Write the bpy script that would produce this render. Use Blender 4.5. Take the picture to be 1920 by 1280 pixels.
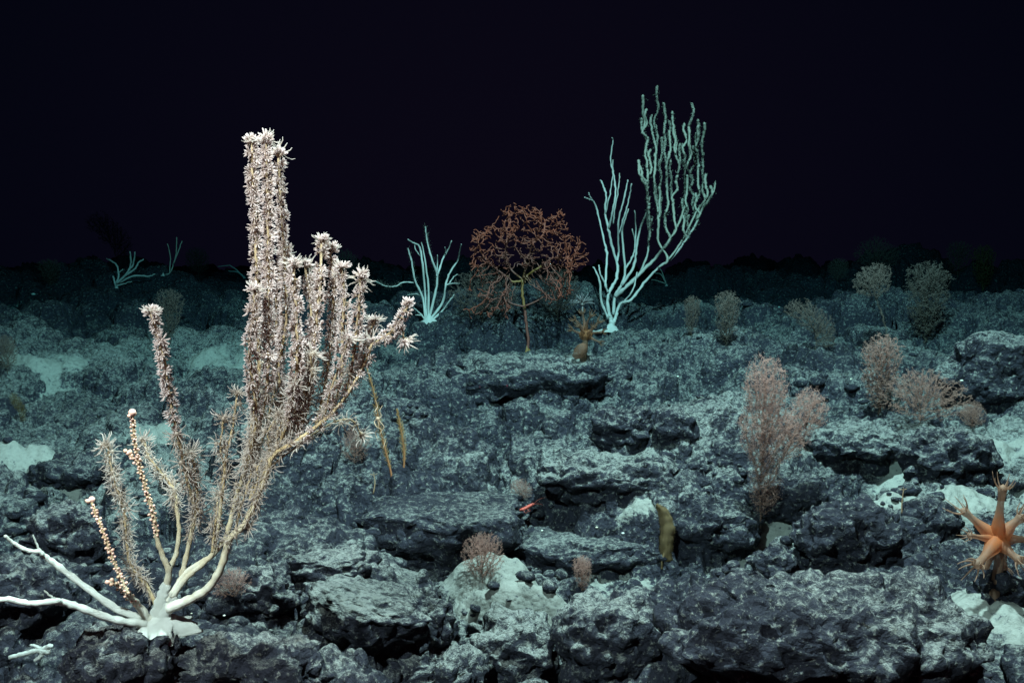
import bpy, math, random
import numpy as np
from mathutils import Vector

for _o in list(bpy.data.objects): bpy.data.objects.remove(_o)
S = bpy.context.scene
R = math.radians
rng = np.random.default_rng(7)
random.seed(7)

# ------------------------------------------------------------------ camera
FPX, CX, CY = 1662.8, 960.0, 640.0          # focal length and centre in photograph pixels
PITCH = R(5.2)
cd = bpy.data.cameras.new('camera'); cam = bpy.data.objects.new('camera', cd)
S.collection.objects.link(cam); S.camera = cam
cd.sensor_width = 36; cd.lens = 36 * FPX / 1920
cd.clip_start = 0.02; cd.clip_end = 200
cam.location = (0, 0, 0); cam.rotation_euler = (R(90) - PITCH, 0, 0)

# ------------------------------------------------------------------ world: black abyssal water
W = bpy.data.worlds.new('World'); S.world = W; W.use_nodes = True
wb = W.node_tree.nodes['Background']
wb.inputs['Color'].default_value = (0.34, 0.020, 0.046, 1); wb.inputs['Strength'].default_value = 1.0

# ------------------------------------------------------------------ lamps of the survey vehicle above the camera
def spot(name, loc, aim, watts, col, cone, blend, rad):
    l = bpy.data.lights.new(name, 'SPOT'); o = bpy.data.objects.new(name, l)
    S.collection.objects.link(o); o.location = loc
    o.rotation_euler = (Vector(aim) - Vector(loc)).to_track_quat('-Z', 'Y').to_euler()
    l.energy = watts; l.color = col; l.spot_size = R(cone); l.spot_blend = blend; l.shadow_soft_size = rad
    return o
LAMPC = (1.0, 0.84, 0.81)
spot('vehicle_lamp', (0.55, 1.70, 2.3), (0.45, 2.7, -0.55), 2900, LAMPC, 142, 1.0, 0.05)
spot('vehicle_lamp', (-0.7, 0.1, 1.15), (-0.8, 2.9, -0.45), 760, LAMPC, 140, 1.0, 0.05)

S.view_settings.view_transform = 'Standard'; S.view_settings.look = 'None'
S.view_settings.exposure = 0.0; S.view_settings.gamma = 1.0; S.view_settings.use_curve_mapping = False
S.render.engine = 'CYCLES'
S.cycles.use_denoising = True
S.cycles.max_bounces = 4; S.cycles.diffuse_bounces = 2; S.cycles.glossy_bounces = 1
S.cycles.transparent_max_bounces = 10; S.cycles.volume_bounces = 0
S.cycles.use_adaptive_sampling = True; S.cycles.adaptive_threshold = 0.02

# ------------------------------------------------------------------ helpers
cp, sp = math.cos(PITCH), math.sin(PITCH)
def pt(px, py, d):
    """world point seen at a photograph pixel, d metres in front of the camera"""
    a = (px - CX) / FPX; b = -(py - CY) / FPX
    return np.array([a * d, (cp + b * sp) * d, (-sp + b * cp) * d])

def sm(a, b, x):
    t = np.clip((x - a) / (b - a), 0, 1); return t * t * (3 - 2 * t)

def _h(ix, iy, iz, s):
    n = (ix.astype(np.uint32) * np.uint32(374761393) + iy.astype(np.uint32) * np.uint32(668265263)
         + iz.astype(np.uint32) * np.uint32(2246822519) + np.uint32((s * 1274126177 + 97) & 0xffffffff))
    n = (n ^ (n >> np.uint32(13))) * np.uint32(1274126177)
    n = (n ^ (n >> np.uint32(15))) * np.uint32(2246822519)
    return n ^ (n >> np.uint32(16))
_G3 = np.array([[1,1,0],[-1,1,0],[1,-1,0],[-1,-1,0],[1,0,1],[-1,0,1],[1,0,-1],[-1,0,-1],[0,1,1],[0,-1,1],[0,1,-1],[0,-1,-1],[1,1,0],[-1,1,0],[0,-1,1],[0,-1,-1]], float)
_AG = np.arange(64) * (2 * math.pi / 64); _G2 = np.stack([np.cos(_AG), np.sin(_AG)], 1) * 1.4
Z1 = np.zeros(1, np.int64)
def perlin2(x, y, s=0):
    xi = np.floor(x).astype(np.int64); yi = np.floor(y).astype(np.int64); xf = x - xi; yf = y - yi
    u = xf**3 * (xf * (xf * 6 - 15) + 10); v = yf**3 * (yf * (yf * 6 - 15) + 10)
    def c(a, b):
        g = _G2[(_h(xi + a, yi + b, Z1, s) & np.uint32(63)).astype(np.int64)]
        return g[..., 0] * (xf - a) + g[..., 1] * (yf - b)
    return (c(0,0) * (1-u) + c(1,0) * u) * (1-v) + (c(0,1) * (1-u) + c(1,1) * u) * v
def perlin3(p, s=0):
    i = np.floor(p).astype(np.int64); f = p - i
    u = f**3 * (f * (f * 6 - 15) + 10); out = 0
    for a in (0, 1):
        for b in (0, 1):
            for c in (0, 1):
                g = _G3[(_h(i[:,0]+a, i[:,1]+b, i[:,2]+c, s) & np.uint32(15)).astype(np.int64)]
                d = g[:,0]*(f[:,0]-a) + g[:,1]*(f[:,1]-b) + g[:,2]*(f[:,2]-c)
                out = out + d * (u[:,0] if a else 1-u[:,0]) * (u[:,1] if b else 1-u[:,1]) * (u[:,2] if c else 1-u[:,2])
    return out
def fbm2(x, y, o, s=0, g=0.5):
    r = 0; a = 1
    for k in range(o): r = r + a * perlin2(x * 2**k, y * 2**k, s + k); a *= g
    return r
def fbm3(p, o, s=0, g=0.5):
    r = 0; a = 1
    for k in range(o): r = r + a * perlin3(p * 2**k, s + k); a *= g
    return r
def worley2(x, y, s=0, jit=0.9):
    """distance to the nearest cell point and that cell's random number"""
    xi = np.floor(x).astype(np.int64); yi = np.floor(y).astype(np.int64)
    best = np.full(x.shape, 9.0); rid = np.zeros(x.shape)
    for a in (-1, 0, 1):
        for b in (-1, 0, 1):
            h = _h(xi + a, yi + b, Z1, s)
            dx = xi + a + 0.5 + jit * ((h & np.uint32(1023)) / 1023.0 - .5) - x
            dy = yi + b + 0.5 + jit * (((h >> np.uint32(10)) & np.uint32(1023)) / 1023.0 - .5) - y
            d = dx * dx + dy * dy; m = d < best
            best = np.where(m, d, best); rid = np.where(m, (h >> np.uint32(20)) / 4095.0, rid)
    return np.sqrt(best), rid
def worley3(p, s=0, jit=0.9):
    i = np.floor(p).astype(np.int64); best = np.full(len(p), 9.0); rid = np.zeros(len(p))
    for a in (-1, 0, 1):
        for b in (-1, 0, 1):
            for c in (-1, 0, 1):
                h = _h(i[:,0]+a, i[:,1]+b, i[:,2]+c, s)
                q = np.stack([i[:,0]+a+.5+jit*((h & np.uint32(255))/255.-.5), i[:,1]+b+.5+jit*(((h>>np.uint32(8))&np.uint32(255))/255.-.5),
                              i[:,2]+c+.5+jit*(((h>>np.uint32(16))&np.uint32(255))/255.-.5)], 1) - p
                d = (q*q).sum(1); m = d < best
                best = np.where(m, d, best); rid = np.where(m, (h >> np.uint32(24)) / 255.0, rid)
    return np.sqrt(best), rid

def mesh_obj(name, V, F, mat, parent=None, smooth=True, attrs=None, loc=None):
    """ONE mesh object from an array of points and arrays of faces"""
    V = np.asarray(V, float)
    me = bpy.data.meshes.new(name)
    if isinstance(F, np.ndarray): Fs = [F]
    else: Fs = [np.asarray(f) for f in F if len(f)]
    me.vertices.add(len(V)); me.vertices.foreach_set('co', V.astype(np.float32).ravel())
    nl = sum(f.size for f in Fs); nf = sum(len(f) for f in Fs)
    me.loops.add(nl); me.polygons.add(nf)
    me.loops.foreach_set('vertex_index', np.concatenate([f.ravel() for f in Fs]).astype(np.int32))
    tot = np.concatenate([np.full(len(f), f.shape[1]) for f in Fs])
    st = np.concatenate([[0], np.cumsum(tot)[:-1]])
    me.polygons.foreach_set('loop_start', st.astype(np.int32))
    me.polygons.foreach_set('use_smooth', np.full(nf, smooth))
    me.update(calc_edges=True); me.validate()
    for k, v in (attrs or {}).items():
        at = me.attributes.new(k, 'FLOAT', 'POINT'); at.data.foreach_set('value', np.asarray(v, np.float32))
    if mat is not None: me.materials.append(mat)
    o = bpy.data.objects.new(name, me); S.collection.objects.link(o)
    if parent is not None: o.parent = parent
    if loc is not None: o.location = loc
    return o
def empty(name, loc):
    o = bpy.data.objects.new(name, None); S.collection.objects.link(o)
    o.location = [float(c) for c in loc]; o.empty_display_size = 0.05
    return o
def tag(o, label=None, cat=None, group=None, kind=None):
    for k, v in (('label', label), ('category', cat), ('group', group), ('kind', kind)):
        if v: o[k] = v
    return o

# ------------------------------------------------------------------ materials
def new_mat(name):
    m = bpy.data.materials.new(name); m.use_nodes = True
    nt = m.node_tree; b = nt.nodes['Principled BSDF']
    return m, nt, b
def N(nt, t, **kw):
    n = nt.nodes.new(t)
    for k, v in kw.items():
        if k in n.inputs: n.inputs[k].default_value = v
        else: setattr(n, k, v)
    return n
def math_(nt, op, a, b=None, c=None, clamp=False):
    n = nt.nodes.new('ShaderNodeMath'); n.operation = op; n.use_clamp = clamp
    for i, v in enumerate((a, b, c)):
        if v is None: continue
        if isinstance(v, (int, float)): n.inputs[i].default_value = v
        else: nt.links.new(v, n.inputs[i])
    return n.outputs[0]
def ramp(nt, fac, stops):
    n = nt.nodes.new('ShaderNodeValToRGB'); e = n.color_ramp.elements
    while len(e) < len(stops): e.new(0.5)
    for q, (p, c) in zip(e, stops): q.position = p; q.color = (*c, 1) if len(c) == 3 else c
    nt.links.new(fac, n.inputs[0]); return n.outputs[0]
def mixc(nt, f, a, b):
    n = nt.nodes.new('ShaderNodeMix'); n.data_type = 'RGBA'
    for i, v in ((0, f), (6, a), (7, b)):
        if isinstance(v, (int, float)): n.inputs[i].default_value = v
        elif isinstance(v, tuple): n.inputs[i].default_value = (*v, 1)
        else: nt.links.new(v, n.inputs[i])
    return n.outputs[2]

ROCK = (0.017, 0.0165, 0.024); SILT = (0.245, 0.24, 0.21)
def rock_material(name, dust=0.0, use_attr=False):
    m, nt, b = new_mat(name); L = nt.links.new
    geo = N(nt, 'ShaderNodeNewGeometry'); P = geo.outputs['Position']
    v1 = N(nt, 'ShaderNodeTexVoronoi', feature='F1'); v1.inputs['Scale'].default_value = 95; L(P, v1.inputs['Vector'])
    v2 = N(nt, 'ShaderNodeTexVoronoi', feature='F1'); v2.inputs['Scale'].default_value = 38; L(P, v2.inputs['Vector'])
    n1 = N(nt, 'ShaderNodeTexNoise'); n1.inputs['Scale'].default_value = 85; n1.inputs['Detail'].default_value = 5; n1.inputs['Roughness'].default_value = .75; L(P, n1.inputs['Vector'])
    n2 = N(nt, 'ShaderNodeTexNoise'); n2.inputs['Scale'].default_value = 9; n2.inputs['Detail'].default_value = 5; n2.inputs['Roughness'].default_value = .6; L(P, n2.inputs['Vector'])
    n3 = N(nt, 'ShaderNodeTexNoise'); n3.inputs['Scale'].default_value = 2.2; n3.inputs['Detail'].default_value = 3; L(P, n3.inputs['Vector'])
    if use_attr:
        at = N(nt, 'ShaderNodeAttribute', attribute_name='sand').outputs['Fac']
        du = N(nt, 'ShaderNodeAttribute', attribute_name='dust').outputs['Fac']  # silt cover; on the seabed it also carries the painted far darkening
    else:
        at = du = None
    # knobbly crust relief, absent where silt has buried it
    hgt = math_(nt, 'ADD', math_(nt, 'MULTIPLY', v1.outputs['Distance'], -0.55), math_(nt, 'ADD', math_(nt, 'MULTIPLY', v2.outputs['Distance'], -1.6), math_(nt, 'MULTIPLY', n1.outputs['Fac'], 1.3)))
    bp = N(nt, 'ShaderNodeBump'); bp.inputs['Distance'].default_value = 0.015
    if at is not None: L(math_(nt, 'MULTIPLY_ADD', at, -0.6, 1.0), bp.inputs['Strength'])
    else: bp.inputs['Strength'].default_value = 1.0
    L(hgt, bp.inputs['Height'])
    sx = N(nt, 'ShaderNodeSeparateXYZ'); L(bp.outputs['Normal'], sx.inputs[0])
    sg = N(nt, 'ShaderNodeSeparateXYZ'); L(geo.outputs['Normal'], sg.inputs[0])
    up = math_(nt, 'ADD', math_(nt, 'MULTIPLY', sx.outputs['Z'], 0.8), math_(nt, 'MULTIPLY', sg.outputs['Z'], 1.0))
    # silt lies on what faces up, in patches
    k = math_(nt, 'ADD', up, math_(nt, 'MULTIPLY', math_(nt, 'SUBTRACT', n2.outputs['Fac'], 0.5), 0.75))
    k = math_(nt, 'ADD', k, math_(nt, 'MULTIPLY', math_(nt, 'SUBTRACT', n1.outputs['Fac'], 0.5), 2.2))
    k = math_(nt, 'ADD', k, math_(nt, 'MULTIPLY', math_(nt, 'SUBTRACT', n3.outputs['Fac'], 0.5), 1.1))
    if du is not None: k = math_(nt, 'ADD', k, du)
    k = math_(nt, 'ADD', k, dust - 1.46)
    k = math_(nt, 'MULTIPLY', k, 2.6, clamp=True)
    if at is not None:
        at = math_(nt, 'MULTIPLY_ADD', math_(nt, 'ADD', at, math_(nt, 'MULTIPLY', math_(nt, 'SUBTRACT', n1.outputs['Fac'], .5), 4.2)), 2.4, -.7, clamp=True)
        k = math_(nt, 'MAXIMUM', k, at)
    # a thin film is greyer than a thick layer
    dark = mixc(nt, n2.outputs['Fac'], (ROCK[0]*.55, ROCK[1]*.55, ROCK[2]*.6), (ROCK[0]*1.6, ROCK[1]*1.6, ROCK[2]*1.6))
    film = mixc(nt, n1.outputs['Fac'], (SILT[0]*.28, SILT[1]*.29, SILT[2]*.34), (SILT[0]*1.45, SILT[1]*1.45, SILT[2]*1.48))
    pale = mixc(nt, at, film, mixc(nt, n1.outputs['Fac'], (SILT[0]*.38, SILT[1]*.38, SILT[2]*.39), (SILT[0]*.95, SILT[1]*.95, SILT[2]*.95)))
    L(mixc(nt, k, dark, pale), b.inputs['Base Color'])
    L(bp.outputs['Normal'], b.inputs['Normal'])
    b.inputs['Roughness'].default_value = 0.8; b.inputs['Specular IOR Level'].default_value = 0.15
    return m
M = {}
M['seabed'] = rock_material('seabed_crust', 0.0, True)
M['rock'] = rock_material('boulder_crust', -0.02, True)

# ------------------------------------------------------------------ shape of the seabed
PR = np.array([0.3, 1.0, 1.6, 2.2, 2.7, 3.3, 4.5, 6.0, 9.0, 14.0, 20.0])
PZ = np.array([-.80, -.76, -.70, -.605, -.535, -.465, -.37, -.35, -.36, -.37, -.5])
# mounds and hollows: (x, y, half width, half depth, height, power)
MOUNDS = [
    (0.30, 4.75, 1.05, 0.55, 0.125, 2.0),     # mound the white corals stand on
    (-0.35, 4.75, 0.7, 0.5, 0.06, 2.0),
    (0.30, 6.1, 1.7, 0.6, -0.16, 2.0),       # dark hollow behind it
    (2.35, 4.3, 0.62, 0.42, 0.13, 2.4),       # smooth hump by the frame edge
    (2.2, 5.2, 0.9, 0.4, -0.10, 2.0),
    (2.7, 6.7, 1.2, 0.7, 0.20, 2.0),          # dim ridge
    (3.5, 8.6, 1.9, 1.0, 0.16, 2.0),
    (1.2, 10.5, 1.6, 1.2, 0.10, 2.0),
    (-2.6, 6.2, 1.2, 0.6, 0.10, 2.0),
    (-3.6, 8.6, 2.4, 1.0, 0.20, 2.0),
    (-0.9, 8.0, 1.2, 0.8, 0.05, 2.0),
    (-1.0, 3.6, 0.55, 0.35, -0.05, 2.0),
]
# drifts of silt: (photo pixel x, y, half width m, half depth m, lift m)
DRIFTS = [(1800, 915, 0.40, 0.14, 0.10), (1900, 795, 0.34, 0.16, 0.10), (1650, 885, .2, .06, .035), (60, 885, 0.40, 0.12, 0.09), (285, 800, 0.13, 0.09, 0.07), (90, 665, 0.30, 0.22, 0.085),
          (915, 1150, 0.13, 0.10, 0.055), (1195, 940, 0.07, 0.03, 0.045), (440, 640, 0.3, 0.25, 0.06), (1090, 850, .16, .06, .035),
          (960, 1195, 0.16, 0.06, 0.05), (1860, 1180, .12, .16, .06), (150, 870, .14, .05, .05), (1480, 1010, .08, .05, .04)]
def smooth_floor(x, y):
    r = np.hypot(x, y); z = np.interp(r, PR, PZ)
    for (cx, cy, rx, ry, h, p) in MOUNDS:
        q = ((x - cx) / rx)**2 + ((y - cy) / ry)**2
        z = z + h * np.exp(-q**(p / 2))
    return z + 0.035 * perlin2(x * .8 + 3.1, y * .8, 11) * sm(0.8, 3, r) + 0.20 * perlin2(x * .45 + 1.7, y * .6, 13) * sm(5.0, 7.5, r)
def ground(x, y, fine=True, full=False):
    x = np.asarray(x, float); y = np.asarray(y, float)
    r = np.hypot(x, y)
    base = smooth_floor(x, y)
    wx = x + 0.07 * fbm2(x * 2.3, y * 2.3, 3, 21); wy = y + 0.07 * fbm2(x * 2.3 + 9, y * 2.3, 3, 25)
    h = 0.045 * fbm2(x * 1.3, y * 1.3, 3, 31)
    far = 0.8 + 0.6 * sm(3, 8, r)
    for (sz, am, sd) in ((0.80, 0.20, 1), (0.36, 0.125, 2), (0.16, 0.052, 3)):
        F, rid = worley2(wx / sz, wy / sz * 1.15, sd)
        h = h + am * far * (0.30 + rid) * (np.sqrt(np.clip(1 - (F / .60)**2, 0, 1)) - .5)
    # ledges: the crust breaks in steps
    st = 0.055; q = h / st + 0.5 * perlin2(x * 3, y * 3, 41); fr = q - np.floor(q)
    h = h + 0.42 * st * (sm(.30, .62, fr) - fr)
    drift = np.zeros_like(x)
    for (cx, cy, rx, ry, lift) in DR_W:
        qd = ((x - cx) / rx)**2 + ((y - cy) / ry)**2
        drift = np.maximum(drift, np.exp(-qd**1.5))
    # silt has filled the hollows level; only the tallest knobs stand out of it
    h = h * (1 - .72 * drift)
    lvl = -0.100 + drift * .150 + .045 * drift * fbm2(x * 8, y * 8, 4, 53) + 0.02 * (1 - drift) * perlin2(x * 1.9, y * 1.9, 51)
    if fine:
        F, rid = worley2(wx / .062, wy / .062, 5); h = h + 0.034 * (rid + .12) * (np.sqrt(np.clip(1 - (F / .62)**2, 0, 1)) - .4)
        F, rid = worley2(x / .028 + 4 * perlin2(x * 9, y * 9, 6) * .2, y / .028, 7); h = h + 0.017 * (rid + .08) * (np.sqrt(np.clip(1 - (F / .62)**2, 0, 1)) - .4)
        h = h + 0.010 * fbm2(x * 16, y * 16, 3, 61)
    bury = sm(-0.012, 0.014, lvl - h)
    hs = np.where(h < lvl, lvl + 0.16 * (h - lvl) + .0035 * fbm2(x * 22, y * 22, 2, 57), h)
    z = base + hs
    if full: return z, bury
    return z
DR_W = []
def march(px, py, fine=False, d0=0.8, d1=15):
    ds = np.geomspace(d0, d1, 900)
    a = np.array([pt(px, py, d) for d in (1.0,)])[0]
    X, Y, Zr = a[0] * ds, a[1] * ds, a[2] * ds
    g = ground(X, Y, fine); i = np.argmax(g > Zr)
    if not (g > Zr).any(): return None
    return np.array([X[i], Y[i], g[i]]), ds[i]
for (px, py, rx, ry, lift) in DRIFTS:
    hit = march(px, py)
    p = hit[0]; DR_W_new = (p[0], p[1], rx, ry, lift); DR_W.append(DR_W_new)
def foot(px, py, dflt=6.0):
    """where the line of sight through a photograph pixel meets the seabed"""
    hit = march(px, py, True)
    if hit is None: return pt(px, py, dflt), dflt
    return hit

# the seabed sheet: finer near the camera, coarser far off
NA, NR = 870, 810
az = np.radians(np.concatenate([np.linspace(-62, -35.2, 70), np.linspace(-35, 35, NA - 140), np.linspace(35.2, 62, 70)]))
t = np.linspace(0, 1, NR)
r0, r1 = 0.5, 16.0
u = 1 / r0 + t * (1 / r1 - 1 / r0); ra = 1 / u; rb = r0 * (r1 / r0)**t
# blend of even steps in 1/r and in log r
w_ = 0.5; key = np.linspace(r0, r1, 60000)
dens = w_ * (1 / key**2) / (1 / r0 - 1 / r1) + (1 - w_) * (1 / key) / math.log(r1 / r0)
cum = np.cumsum(dens); cum /= cum[-1]; rad = np.interp(t, cum, key); rad[0] = r0
AZ, RD = np.meshgrid(az, rad); X = RD * np.sin(AZ); Y = RD * np.cos(AZ)
Zg, bury = ground(X, Y, True, True)
# push the steep crust outwards so that ledges overhang a little
Zm = ground(X, Y, False); dr_ = np.gradient(Zm, rad, axis=0); da_ = np.gradient(Zm, az, axis=1) / RD
gx = dr_ * np.sin(AZ) + da_ * np.cos(AZ); gy = dr_ * np.cos(AZ) - da_ * np.sin(AZ)
nz = 1 / np.sqrt(1 + gx**2 + gy**2); nx, ny = -gx * nz, -gy * nz
P3 = np.stack([X.ravel(), Y.ravel(), Zg.ravel()], 1)
k3 = (0.022 * fbm3(P3 * 13, 3, 71)).reshape(X.shape) * (1 - bury)
X2 = X + nx * k3 + nx * 0.010 * (1 - bury); Y2 = Y + ny * k3; Z2 = Zg + nz * k3 * .6
dust_far_shade = np.clip(0.02 + 0.14 * sm(1.9, 2.6, RD) - .08 * sm(3.4, 4.6, RD) - .26 * sm(4.7, 6.0, RD) - 0.06 * np.exp(-(((X - .72) / .5)**2 + ((Y - 1.55) / .55)**2)) + .12 * sm(.75, 1.0, X) * sm(2.2, 1.6, Y) + 0.12 * np.exp(-((X - .0)**2 + (Y - 1.45)**2) / .06), -.5, 1)  # silt cover; far ground also coloured darker, imitating the lamplight's falloff
near_drift = np.zeros_like(X)
for (cx, cy, rx, ry, lift) in DR_W: near_drift = np.maximum(near_drift, np.exp(-.32 * (((X - cx) / rx)**2 + ((Y - cy) / ry)**2)))
dust_far_shade = dust_far_shade + .34 * near_drift
idx = np.arange(NA * NR).reshape(NR, NA)
F = np.stack([idx[:-1, :-1], idx[:-1, 1:], idx[1:, 1:], idx[1:, :-1]], -1).reshape(-1, 4)
seabed = mesh_obj('seabed', np.stack([X2.ravel(), Y2.ravel(), Z2.ravel()], 1), F, M['seabed'], attrs={'sand': bury.ravel(), 'dust': dust_far_shade.ravel()})
tag(seabed, 'dark knobbly manganese-crusted seabed dusted with pale silt', kind='structure')
# ------------------------------------------------------------------ boulders
import bmesh
_ICO = {}
def ico(n):
    if n not in _ICO:
        bm = bmesh.new(); bmesh.ops.create_icosphere(bm, subdivisions=n, radius=1)
        bm.verts.ensure_lookup_table()
        _ICO[n] = (np.array([v.co[:] for v in bm.verts]), np.array([[v.index for v in f.verts] for f in bm.faces])); bm.free()
    return _ICO[n]
def rock_shape(rx, ry, rz, seed, box=2.6, lump=0.22, knob=0.02, n=5, flat=0.0, tilt=0.0, under=0.14):
    V, F = ico(n); d = V.copy()
    q = (np.abs(d)**box).sum(1)**(1 / box); v = d / q[:, None]
    v = v * (1 + lump * fbm3(d * 1.6 + seed * 3.7, 3, seed)[:, None])
    p = v * np.array([rx, ry, rz])
    w = p / min(rx, ry); p = p + (0.13 * min(rx, rz * 1.6)) * np.stack([fbm3(w * 2.1 + seed + k * 7, 3, seed + k + 60) for k in range(3)], 1)
    s = min(rx, ry, rz * 1.5)
    # layers weathered out of the sides
    lay = perlin2(p[:, 2] / (s * .28) + seed, np.full(len(p), seed * .7) + .6 * p[:, 0] / rx, seed)
    nrm = v * np.array([1 / rx, 1 / ry, 1 / rz]); nrm /= np.linalg.norm(nrm, axis=1)[:, None]
    side = 1 - np.abs(nrm[:, 2])
    p = p + nrm * np.array([1, 1, .3]) * (lay * s * .13 * side)[:, None]
    for sc, am in ((knob * 4.4, 1.7), (knob * 2.1, 1.05), (knob * 1.05, .5)):
        Fd, rid = worley3(p / sc + seed * 1.3, seed + 5)
        p = p + nrm * (am * knob * (rid + .2) * (np.sqrt(np.clip(1 - (Fd / .66)**2, 0, 1)) - .45))[:, None]
    low = sm(.25 * rz, -.55 * rz, p[:, 2]); p[:, :2] *= (1 - under * low)[:, None]
    if flat: p[:, 2] = np.where(p[:, 2] > rz * flat, rz * flat + (p[:, 2] - rz * flat) * .35, p[:, 2])
    if tilt: c, s_ = math.cos(tilt), math.sin(tilt); p = np.stack([p[:,0]*c - p[:,2]*s_, p[:,1], p[:,0]*s_ + p[:,2]*c], 1)
    return p, F
ROCKS_DONE = []
def boulder(x0, x1, ytop, ybot, label, seed, dep=0.8, dust=0.0, d=None, n=5, sink=0.5, **kw):
    """a rock whose outline in the photograph spans these pixels"""
    p, dd = foot((x0 + x1) / 2, ybot)
    if d: dd = d; p = pt((x0 + x1) / 2, ybot, d)
    w = (x1 - x0) * dd / FPX; vis = (ybot - ytop) * dd / FPX
    rx = w / 2; ry = rx * dep
    dip = math.atan2(-p[2], p[1])
    h = max(0.35 * vis, (vis - 1.1 * ry * math.sin(dip)) / math.cos(dip))
    rz = h / (2 - sink) * 1.0 + 0.01
    V, F = rock_shape(rx, ry, rz, seed, n=n, **kw)
    c = np.array([p[0] * (1 + ry * .8 / p[1]), p[1] + ry * .8, p[2] - 0.012 + rz * (1 - sink)])
    nrm_up = np.full(len(V), dust + .22)
    o = mesh_obj('rock', V, F, M['rock'], attrs={'sand': np.zeros(len(V)), 'dust': nrm_up}, loc=c)
    tag(o, label, 'rock', 'dark crusted rocks on the seabed')
    ROCKS_DONE.append((c, rx, ry, rz)); return o
boulder(668, 985, 915, 1085, 'broad dark block with a squared shoulder and shadowed undercut front', 3, dep=.7, box=3.2, lump=.10, knob=0.0122, dust=-.16, flat=.55, under=.36)
boulder(566, 800, 1062, 1235, 'tilted flat-topped slab overhanging a black hollow, below the dark block', 8, dep=.8, box=2.9, lump=.12, knob=0.0116, dust=.05, flat=.35, tilt=-.22, under=.4)
boulder(690, 850, 1118, 1232, 'knobbly rounded rock leaning against the tilted slab', 12, dep=.8, knob=0.0136, dust=.02)
boulder(1045, 1240, 1118, 1290, 'round silt-dusted boulder at the bottom edge below the small pink coral', 17, dep=.9, box=2.8, lump=.1, knob=0.0109, dust=.16)
boulder(1225, 1840, 1090, 1320, 'huge dark knobbly boulder filling the lower right', 22, dep=.55, box=3.0, lump=.16, knob=0.0163, dust=-.06, n=6, under=.4)
boulder(1408, 1484, 1034, 1090, 'small round dark boulder sitting in a pale silt pocket', 27, dep=.9, knob=0.0082, dust=-.1, n=4, sink=.1)
boulder(1490, 1680, 955, 1070, 'smooth-domed dark rock right of the tall pink coral foot', 31, dep=.7, knob=0.0136, dust=-.18)
boulder(1400, 1580, 905, 990, 'dark purplish rock at the foot of the tall pink coral', 35, dep=.7, knob=0.0122, dust=-.14)
boulder(970, 1250, 980, 1072, 'long layered dark ledge beside the yellow sponge', 39, dep=.6, box=2.7, knob=0.0122, dust=-.06, flat=.5)
boulder(1250, 1420, 965, 1050, 'dark crusted ledge between yellow sponge and tall pink coral', 43, dep=.7, box=3.2, knob=0.0122, dust=-.10)
boulder(550, 700, 1030, 1098, 'low dark layered ledge left of the dark block', 47, dep=.7, box=2.9, knob=0.0109, dust=-.1, flat=.5)
boulder(380, 560, 1090, 1165, 'low flat dark ledge right of the white coral base', 52, dep=.6, box=3.0, knob=0.0109, dust=-.02)
boulder(130, 330, 1190, 1330, 'dark ledge below the white coral base at the bottom edge', 56, dep=.6, box=2.8, knob=0.0122, dust=-.04)
boulder(330, 600, 1210, 1330, 'broad layered dark rock at the bottom edge right of the white coral', 61, dep=.6, box=3.0, knob=0.0122, dust=-.02)
boulder(-60, 150, 1045, 1180, 'dark rock under the bare white branches at the left edge', 66, dep=.7, knob=0.0136, dust=-.06)
boulder(60, 200, 965, 1060, 'blocky dark rock behind the bare white branches', 70, dep=.8, box=3.2, knob=0.0122, dust=.0)
boulder(870, 1050, 1160, 1290, 'silt-covered knobbly rock at bottom centre', 74, dep=.8, knob=0.0122, dust=.22)
boulder(690, 900, 1225, 1330, 'low dark rock at the bottom edge below the knobbly rounded rock', 79, dep=.7, knob=0.0122, dust=.06)
boulder(1500, 1700, 800, 872, 'low rounded dusted rock above the pale silt channel', 83, dep=.8, knob=0.0150, dust=.12)
boulder(1690, 1860, 815, 905, 'broad dusted rock bordering the pale silt channel', 88, dep=.8, knob=0.0150, dust=.12)
boulder(1700, 1790, 940, 1000, 'dark rock in the silt left of the orange mushroom coral', 92, dep=.8, knob=0.0122, dust=.0, n=4)
boulder(1110, 1240, 768, 838, 'pair-like split dark rock in the middle of the slope', 96, dep=.7, knob=0.0163, dust=.0)
boulder(1225, 1300, 780, 842, 'small dark rock beside the split rock on the slope', 101, dep=.8, knob=0.0136, dust=-.04, n=4)
boulder(1770, 1960, 630, 770, 'large smooth dusted hump at the right edge', 105, dep=.7, box=2.2, knob=0.0204, dust=.16, under=0, lump=.10)
boulder(1010, 1280, 860, 935, 'wide silty outcrop with a shadowed lower lip', 110, dep=.6, box=2.8, knob=0.0150, dust=.2)
boulder(70, 250, 855, 915, 'dark hummock behind the bead-like coral branches', 114, dep=.8, knob=0.0150, dust=-.08)
boulder(840, 1140, 665, 735, 'low dim outcrop on the mound below the brown tree coral', 118, dep=.6, knob=0.0204, dust=.05, under=0, sink=.8)
boulder(1820, 1915, 1080, 1130, 'dark rock under the orange mushroom coral', 123, dep=.8, knob=0.0122, dust=-.16, n=4)

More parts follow.
